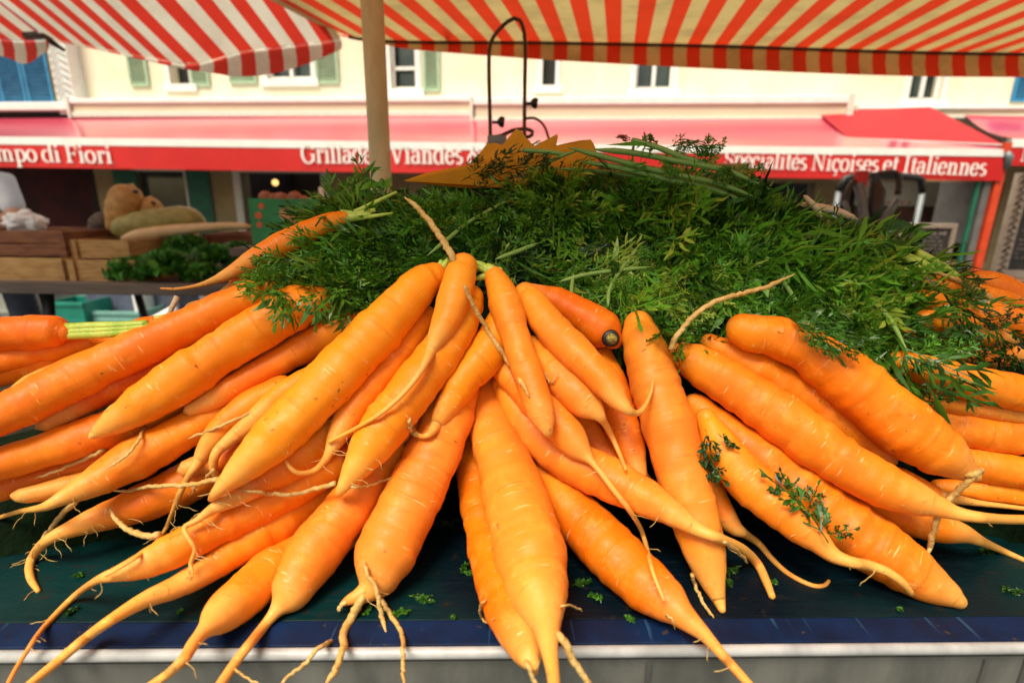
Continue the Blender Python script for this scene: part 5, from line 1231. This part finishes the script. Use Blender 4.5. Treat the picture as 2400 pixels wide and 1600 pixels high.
# lettuces
def lettuce(label, u, v, r_px, t, seed):
    g = Greens(); rd2 = np.random.default_rng(seed); c = P(u, v, t); R_ = r_px*t/FP
    V, Q, T_ = [], [], []
    for k in range(70):
        a = rd2.uniform(0, 6.28); el = rd2.uniform(-.1, 1.3); d = np.array((math.cos(a)*math.cos(el), math.sin(a)*math.cos(el), math.sin(el)*.75)); s_ = np.cross(d, (0, 0, 1.)); s_ /= np.linalg.norm(s_); w = R_*rd2.uniform(.3, .55); up = np.cross(s_, d)
        i0 = len(V); tint = rd2.beta(2, 2)*.9
        for a1 in range(5):
            for b1 in range(5):
                x = (a1-2)/2; y = b1/4; V.append(d*R_*(.25+.8*y) + s_*w*x*math.sin(.5+y*2.2) + up*(.18*R_*math.sin(x*5+k)*y + .12*R_*math.sin(y*9+k*2)) ); T_.append(tint)
        Q += [(i0+a1*5+b1, i0+a1*5+b1+1, i0+a1*5+b1+6, i0+a1*5+b1+5) for a1 in range(4) for b1 in range(4)]
    o = mesh_np('lettuce', np.array(V), Q, M_LETT, None, {'tint': np.array(T_)}, True); o.location = c; tag(o, label, 'lettuce', 'lettuces on the neighbouring counter')
for i, (lb, u, v, r_, t) in enumerate((('dark lettuce nearest the tan slotted crate', 310,640,52,2.15), ('lettuce in the middle of the row, lowest', 390,630,58,2.12), ('lettuce at the upper middle under the long gourd', 440,590,50,2.35), ('lettuce with pale ribs at the right of the row', 500,612,52,2.3), ('rightmost lettuce behind the slender set-apart carrot', 560,600,44,2.5), ('small lettuce between the tilted crate and the row', 370,600,36,2.35), ('lettuce low at the right, beside the counter edge', 475,650,45,2.15))):
    lettuce(lb, u, v, r_, t, i+5)
# white crumpled bag
rd3 = np.random.default_rng(4)
def blob(name, label, cat, u, v, ru, rv, t, m_, amp=.3, group=None, seed=1):
    import bmesh
    bm = bmesh.new(); bmesh.ops.create_icosphere(bm, subdivisions=4, radius=1)
    for q in bm.verts:
        d = 1+amp*mnoise.noise(q.co*1.8+Vector((seed, 0, 0)))+amp*.5*mnoise.noise(q.co*5+Vector((0, seed, 0))); q.co = Vector((q.co.x*ru*t/FP*d, q.co.y*ru*t/FP*.7*d, q.co.z*rv*t/FP*d))
    me = bpy.data.meshes.new(name); bm.to_mesh(me); bm.free(); me.materials.append(m_); me.polygons.foreach_set('use_smooth', [True]*len(me.polygons))
    o = bpy.data.objects.new(name, me); COL.objects.link(o); o.location = P(u, v, t); tag(o, label, cat, group); return o
blob('plastic_bag', 'crumpled white plastic bag on the reddish crate at far left', 'bag', 58, 522, 42, 24, 2.2, M_BAG, .45)
# green carton with fruit print
c, w, h = gbox('x', None, 585, 466, 745, 580, 2.0, .3)
gb = thing('green_carton', 'green cardboard box printed with red fruit, behind the left leafy tuft', 'box', loc=tuple(c-Vector((0, 0, h/2)))); gb.rotation_euler.z = .06
b = MB(); k = .006
for cc2, sz in (((0, -.15, h/2), (w, k, h)), ((0, .15, h/2), (w, k, h)), ((-w/2, 0, h/2), (k, .29, h)), ((w/2, 0, h/2), (k, .29, h)), ((0, 0, .006), (w-.02, .28, k))): b.box(cc2, sz)
b.build('carton_wall', M_GREENBOX, gb)
for (x, z, r_, m_) in ((-.085, .155, .012, M_PRINT), (-.10, .12, .014, M_PRINT), (-.10, .085, .012, M_PRINT), (.0, .125, .022, M_PRINT2), (.035, .11, .018, M_PRINT2), (.075, .125, .018, M_PRINT2)):
    b = MB(); b.tube([Vector((x, -.1535, z)), Vector((x, -.1550, z))], [r_, r_], 9); b.build('fruit_print', m_, gb)
# something for the carton to stand on: end of neighbour's rear bench
rb = thing('rear_bench', 'dark bench behind the left leafy tuft carrying the green carton', 'bench', loc=(float(c[0])+.1, float(c[1]), 0))
zb = float(c[2]-h/2)
b = MB(); b.box((0, 0, zb-.02), (.62, .36, .03)); b.build('seat', M_PLANK, rb)
for sx in (-.27, .27):
    b = MB(); b.box((sx, 0, (zb-.035)/2), (.04, .30, zb-.036)); b.build('leg', M_PLANK, rb)
for i, (u, v, r_) in enumerate(((622,458,15), (640,462,13), (660,463,17), (690,462,18), (712,468,14))):
    blob('potato', ('pinkish potato at the left end of the green carton', 'small pinkish potato second from the left on the green carton', 'potato in the middle of the green carton', 'largest potato, right of the middle of the green carton', 'potato at the right end of the green carton')[i], 'potato', u, v+4, r_, r_*.9, 2.05, M_SPUD, .2, 'potatoes piled in the green carton', i)
b = MB(); q0 = P(752, 492, 2.1); rr_ = [.016, .017, .017, .012, .008, .010]
b.tube([Vector(P(752, v, 2.1)-q0) for v in (540, 500, 468, 460, 452, 440)], rr_, 14); o = b.build('white_bottle', M_WHITE, None, True); o.location = q0; tag(o, 'white bottle standing at the right of the green carton', 'bottle')
# lit lamp in the restaurant
lp = thing('ceiling_lamp', 'small glowing globe lamp hanging in the dark restaurant', 'lamp', loc=tuple(FW(FI(645, 428, -1)[0], -1, FI(645, 428, -1)[1])))
b = MB(); r_ = .07; b.tube([Vector((0, 0, r_*math.sin(a))) for a in np.linspace(-1.5, 1.5, 10)], [max(.002, r_*math.cos(a)) for a in np.linspace(-1.5, 1.5, 10)], 14); b.build('globe', M_LAMP, lp, True)
b = MB(); b.tube([Vector((0, 0, .07)), Vector((0, 0, .6))], .008, 6); b.build('cord', M_BLACK, lp)

# person at far left, bending over the crates
def skin(name, verts, edges, rad, m_, parent=None, lv=2):
    me = bpy.data.meshes.new(name); me.from_pydata(verts, edges, []); o = bpy.data.objects.new(name, me); COL.objects.link(o); me.materials.append(m_)
    sm = o.modifiers.new('skin', 'SKIN'); me.skin_vertices[0].data[0].use_root = True
    for i, r_ in enumerate(rad): me.skin_vertices[0].data[i].radius = r_ if hasattr(r_, '__len__') else (r_, r_)
    sm.use_smooth_shade = True; s2 = o.modifiers.new('sub', 'SUBSURF'); s2.levels = lv; s2.render_levels = lv
    if parent is not None: o.parent = parent
    return o
px_, py2 = float(P(-55, 480, 2.9)[0]), float(P(-55, 480, 2.9)[1])
pj = [(0,0,.90),(0,0,1.05),(.0,-.02,1.22),(.02,-.05,1.31),(.03,-.07,1.36),(.04,-.09,1.44),(.04,-.09,1.52),
      (.15,-.05,1.28),(.20,-.16,1.10),(.12,-.38,1.04),(.08,-.45,1.03), (-.15,-.03,1.28),(-.20,-.10,1.08),(-.16,-.32,1.02),(-.14,-.40,1.01),
      (.09,0,.86),(.10,.0,.48),(.10,.03,.08),(.10,-.08,.04), (-.09,0,.86),(-.10,.02,.48),(-.10,.05,.08),(-.10,-.06,.04)]
pe = [(0,1),(1,2),(2,3),(3,4),(4,5),(5,6),(3,7),(7,8),(8,9),(9,10),(3,11),(11,12),(12,13),(13,14),(0,15),(15,16),(16,17),(17,18),(0,19),(19,20),(20,21),(21,22)]
pr_ = [(.14,.10),(.13,.10),(.15,.10),(.08,.07),(.05,.05),(.075,.085),(.06,.07),.055,.042,.032,.028,.055,.042,.032,.028,.085,.06,.04,.035,.085,.06,.04,.035]
pn = skin('person', pj, pe, pr_, M_SKIN); pn.location = (px_, py2, 0); pn.rotation_euler.z = .5
tag(pn, 'person in a pale shirt bending over the crates at the left picture edge', 'person')
skin('shirt', [pj[i] for i in (0,1,2,3,7,8,11,12)], [(0,1),(1,2),(2,3),(3,4),(4,5),(3,6),(6,7)], [(.155,.115),(.145,.115),(.165,.118),(.09,.085),.07,.058,.07,.058], M_SHIRT, pn)
skin('trousers', [pj[i] for i in (0,15,16,17,19,20,21)], [(0,1),(1,2),(2,3),(0,4),(4,5),(5,6)], [(.15,.115),.10,.075,.055,.10,.075,.055], M_JEANS, pn)
skin('hair', [(.04,-.07,1.47),(.04,-.06,1.55)], [(0,1)], [(.083,.085),(.07,.075)], M_HAIR, pn)
for s_ in (1, -1):
    h0 = Vector(pj[10 if s_ > 0 else 14])
    for k in range(5):
        ang = (k-2)*.28; d = Vector((math.sin(ang)*.03, -.035, -.01)); L = (.5, .9, 1, .95, .75)[k]
        b0 = h0+Vector(((k-2)*.012, -.02, -.004)); skin('finger', [tuple(b0), tuple(b0+d*L), tuple(b0+d*L*1.6+Vector((0, 0, -.018)))], [(0,1),(1,2)], [.009,.008,.006], M_SKIN, pn, 1)

# ---- clutter standing on the street under the neighbour's counter
def ground_at(u, v): return Vector(hit_z(u, v, 0))
def tub(label, u, v, w, h, m_, cat='crate', dep=.35, name='plastic_crate', ribs=3):
    g = ground_at(u, v); o = thing(name, label, cat, 'boxes standing on the street at left', loc=tuple(g)); k = .015
    b = MB()
    for cc2, sz in (((0, 0, h/2), (w, k, h)), ((0, dep, h/2), (w, k, h)), ((-w/2, dep/2, h/2), (k, dep-k-.002, h)), ((w/2, dep/2, h/2), (k, dep-k-.002, h)), ((0, dep/2, .012), (w-k-.01, dep-k-.01, k))): b.box(cc2, sz)
    b.build('wall', m_, o, bevel=.006)
    b = MB(); b.box((0, -.014, h-.02), (w+.02, .012, .035)); b.box((0, -.014, .05), (w+.02, .012, .03)); b.build('rim', m_, o, bevel=.004)
    return o
tub('teal plastic tub with a pale rim on the street', 162, 765, .36, .24, M_TEAL)
tub('pale teal crate beside the dark-fronted boxes', 275, 762, .50, .14, M_LTEAL)
tub('slate blue box behind the pale teal crate', 270, 748, .50, .38, mat('slate_plastic', (.10, .12, .18), (.07, .08, .13), 10, .5, .1))
tub('white box between the blue ones', 332, 752, .10, .42, M_WHITE)
tub('second slate blue box, right of the white one', 385, 745, .36, .36, mat('slate_plastic_dark', (.09, .10, .15), (.05, .06, .09), 10, .5, .1))
tub('large pale grey box at far left below the counter', 30, 742, .85, .30, mat('grey_board', (.30, .31, .28), (.24, .25, .23), 10, .7, .1))
g0 = ground_at(395, 775); o = thing('rolled_bag', 'bright white and teal roll lying beside the crates on the street', 'bag', loc=tuple(g0))
b = MB(); b.tube([Vector(( -.18, 0, .06)), Vector((-.05, .02, .12)), Vector((.08, .02, .20))], [.05, .055, .045], 10); b.build('roll', M_WHITE, o, True); b = MB(); b.tube([Vector((-.22, 0, .03)), Vector((-.15, 0, .06))], [.06, .058], 10); b.build('band', M_TEAL, o, True)
# loose pale twig over the left carrots
b = MB(); tw = [P(u, v, .50) for u, v in ((416,695), (408,712), (400,728), (393,745))]; b.tube([p-tw[0] for p in tw], [.0028, .0026, .0024, .002], 7); o = b.build('dry_twig', M_HUSK, None, True); o.location = tw[0]; tag(o, 'pale dry twig sticking up beyond the upper left carrots', 'twig')
# cardboard flap and dry husks at right of the heap
c0 = P(1712, 408, 1.5); b = MB(); b.box((0, 0, 0), (.085, .012, .060)); o = b.build('cardboard_box', M_BOXC, None, bevel=.002); o.location = c0
tag(o, 'small brown cardboard tab showing above the stalks at right', 'cardboard')
b = MB(); zz = float(c0[2])-.030
b.box((0, 0, -.030-zz/2), (.05, .05, zz)); b.build('support', M_BOXC, o)
def husk(label, pts, w, t):
    q = crom(np.array(pts, float), 12); base = P(q[0, 0], q[0, 1], t); b = MB(); b.tube([P(u, v, t)-base for u, v in q], [x*t/FP*(1 if 0 < i < 11 else .3) for i, x in enumerate(np.interp(np.linspace(0, 1, 12), np.linspace(0, 1, len(w)), w))], 8)
    o = b.build('dry_husk', M_HUSK, None, True); o.location = base; tag(o, label, 'husk', 'dry pale husks at the right of the greens')
husk('pale dry husk slanting down at the right of the greens', [(1884,458), (1900,475), (1915,492), (1925,512)], (5, 8, 6), .66)
husk('broad beige husk lying along the right slope of the greens', [(1870,478), (1910,484), (1960,496), (2010,515)], (5, 9, 10, 6), .67)

# ------------------------------------------------------------------ right: trolleys, chalkboards, boxes
def trolley(label, t, uL, uR, vt, vb, ox=0):
    a = P((uL+uR)/2, vt, t); base = Vector((a[0], a[1], 0)); z = a[2]; w = (uR-uL)*t/FP; o = thing('hand_trolley', label, 'trolley', 'hand trolleys parked at right', loc=tuple(base))
    b = MB(); pts = [(-w/2, 0, .12), (-w/2, 0, z-.10), (-w/2+.03, 0, z-.02), (0, 0, z), (w/2-.03, 0, z-.02), (w/2, 0, z-.10), (w/2, 0, .12)]
    b.tube([Vector(p) for p in (pts[:2])], .018, 8); b.tube([Vector(p) for p in pts[5:]], .018, 8); b.build('frame', M_STEEL, o, True)
    q = crom(np.array([(-w/2, 0, z-.10), (-w/2+.02, 0, z-.02), (0, 0, z), (w/2-.02, 0, z-.02), (w/2, 0, z-.10)]), 16); b = MB(); b.tube([Vector(p) for p in q], .022, 8); b.build('grip', M_BLACK, o, True)
    for zz in (z*.75, z*.5, z*.25): b = MB(); b.box((0, 0, zz), (w, .012, .03)); b.build('crossbar', M_STEEL, o)
    b = MB(); b.box((0, -.10, .09), (w+.08, .22, .012)); b.build('toe_plate', M_STEEL, o)
    for s_ in (-1, 1): b = MB(); b.tube([Vector((s_*(w/2+.03)-.02, .06, .11)), Vector((s_*(w/2+.03)+.02, .06, .11))], .11, 18); b.build('wheel', M_BLACK, o, True)
    return o
trolley('wide silver tube trolley standing behind the other one at right', 3.3, 1972, 2170, 412, 540)
t = 2.7; bs2 = P(2040, 400, t); o = thing('folding_stand', 'grey folding stand with black loop grips and a red clamp at right', 'stand', loc=(bs2[0], bs2[1], 0)); B0 = Vector((bs2[0], bs2[1], 0))
def PB(u, v): return Vector(P(u, v, t))-B0
b = MB(); b.tube([PB(2012, 430), PB(2022, 480), PB(2030, 560), PB(2030, 600), Vector((PB(2030, 600).x, .1, 0))], .024, 8); b.tube([PB(2105, 470), PB(2080, 500), PB(2045, 530), PB(2010, 550)], .016, 8); b.tube([PB(1980, 470), PB(1990, 510), PB(2035, 540)], .014, 8); b.build('frame', mat('grey_blue_tube', (.13, .17, .20), (.10, .13, .16), 10, .4, .05), o, True)
q = crom(np.array([(2040,415), (2055,410), (2085,405), (2102,408), (2107,430), (2104,455)], float), 16); b = MB(); b.tube([PB(u, v) for u, v in q], .016, 8); b.build('loop_grip', M_BLACK, o, True)
q = crom(np.array([(2002,425), (1990,440), (1985,460), (1984,478)], float), 10); b = MB(); b.tube([PB(u, v) for u, v in q], .014, 8); b.build('loop_grip', M_BLACK, o, True)
b = MB(); b.tube([PB(2048, 410), PB(2056, 450), PB(2052, 490), PB(2046, 530)], [.02, .04, .04, .02], 10); b.build('pad', M_BLACK, o, True)
b = MB(); b.box(PB(2017, 420), (.055, .04, .085)); b.build('clamp', M_RED, o, bevel=.006)
# serving counter in the restaurant opening
s0, s1, z0, z1 = rect(1995, 425, 2180, 640, -.6); o = thing('serving_counter', 'cream topped serving hatch over brown panels behind the trolleys', 'counter', loc=tuple(og))
zA = FI(2090, 482, -.6)[1]
b = MB(); fbox(b, s0, s1, zA, z1+.1, -.6, -.66, og); b.build('cream_panel', M_FRAMEW, o); b = MB(); fbox(b, s0, s1, 0, zA-.002, -.6, -.7, og); b.build('brown_panel', mat('brown_panel', (.14, .06, .045), (.09, .04, .03), 3, .7, .1), o)
b = MB()
for k in range(7): x = s0+.2+k*.13; fbox(b, x, x+.07, zA+.04, zA+.08, -.597, -.5995, og)
b.build('red_marks', M_PRINT, o)
# chalkboards
def chalkboard(label, quad, t, fw, to_ground=True, rows=9, ornate=False, seed=1, tilt=0, ncol=1):
    u0, v0, u1, v1 = quad; c = P((u0+u1)/2, v1, t); w = (u1-u0)*t/FP; h = P((u0+u1)/2, v0, t)[2]-c[2]
    o = thing('chalkboard', label, 'chalkboard', 'chalkboards at right', loc=tuple(c)); r_ = random.Random(seed)
    b = MB(); b.box((0, 0, h/2), (w-fw, .012, h-fw)); sl_ = b.build('slate', M_SLATE, o)
    b = MB()
    for cc2, sz in (((0, 0, fw/2), (w, .028, fw)), ((0, 0, h-fw/2), (w, .028, fw)), ((-w/2+fw/2, 0, h/2), (fw, .028, h-2*fw-.001)), ((w/2-fw/2, 0, h/2), (fw, .028, h-2*fw-.001))): b.box(cc2, sz)
    b.build('frame', M_FRAMEW, o, bevel=.003)
    b = MB()
    for c_ in range(ncol):
        x00 = -w/2+fw+.015+(w-2*fw)*c_/ncol; x11 = -w/2+fw-.01+(w-2*fw)*(c_+1)/ncol
        for k in range(rows):
            z = h-fw-.03-(h-2*fw-.05)*k/rows; x = x00+(r_.uniform(0, .04) if k else .05); e = x11-r_.uniform(0, .12)*(w/.5)
            hh = .014 if k == 0 else .008
            while x < e:
                L = r_.uniform(.012, .03); pts = [Vector((x+L*i/6, -.0075, z+math.sin(i*2.1+x*90)*hh*r_.uniform(.4, 1))) for i in range(7)]; b.tube(pts, .0018 if k else .003, 4, False); x += L+r_.uniform(.004, .014)
    b.build('chalk_writing', M_CHALK, sl_)
    if ornate:
        b = MB()
        for k in range(60):
            z = h*(k+.5)/60; x = -w/2+fw/2+math.sin(k*1.7)*fw*.2; b.tube([Vector((x-fw*.16, -.0155, z-.006)), Vector((x, -.017, z+.006)), Vector((x+fw*.18, -.0155, z-.004))], .0030, 4)
        for k in range(60):
            x = -w/2+w*(k+.5)/60; z = h-fw/2+math.sin(k*1.7)*fw*.15; b.tube([Vector((x-.006, -.0155, z)), Vector((x+.004, -.017, z+.008))], .0022, 4)
        b.build('frame_ornament', M_SLATE, o)
    if to_ground:
        for sx in (-1, 1):
            b = MB(); b.tube([Vector((sx*(w/2-.02), .02, .05)), Vector((sx*(w/2-.02), .12, -c[2]))], .014, 6); b.build('leg', M_FRAMEW, o)
    return o
chalkboard('small chalkboard with a white frame and a pale lower label, behind the green slope', (2085,522,2212,655), 3.1, .028, seed=3, rows=10)
chalkboard('large ornate-framed chalkboard closely written, cut by the right picture edge', (2318,412,2620,664), 3.0, .075, seed=5, rows=16, ornate=True, ncol=3)
for lb, (u0, v0, u1, v1), t_ in (('brown cardboard box stack top under the large chalkboard', (2306,668,2520,705), 2.2), ('lower brown cardboard box at the right edge', (2316,707,2560,790), 2.2)):
    um = (u0+u1)/2; c = P(um, v1, t_); w = (u1-u0)*t_/FP; h = abs(P(um, v0, t_)[2]-c[2]); o = thing('cardboard_box', lb, 'box', 'cardboard boxes at the right edge', loc=tuple(c))
    b = MB(); b.box((0, .15, h/2), (w, .3, h)); b.build('carton', M_BOXC if v0 < 700 else mat('darker_cardboard', (.22, .14, .08), (.16, .10, .06), 10, .8, .1), o, bevel=.003)
    b = MB(); b.box((0, .15, h+.0015), (w*.98, .05, .002)); b.build('tape', M_FRAMEW, o)
    zlow = float(c[2])
st3 = thing('trestle_table', 'low trestle table under the cardboard boxes at the right edge', 'table', loc=(float(c[0]), float(c[1])+.15, 0))
b = MB(); b.box((0, 0, zlow-.017), (.7, .5, .03)); b.build('tabletop', M_PLANK, st3)
for sx in (-.3, .3):
    for sy in (-.2, .2): b = MB(); b.box((sx, sy, (zlow-.034)/2), (.04, .04, zlow-.036)); b.build('leg', M_PLANK, st3)
print('objects', len(bpy.data.objects))
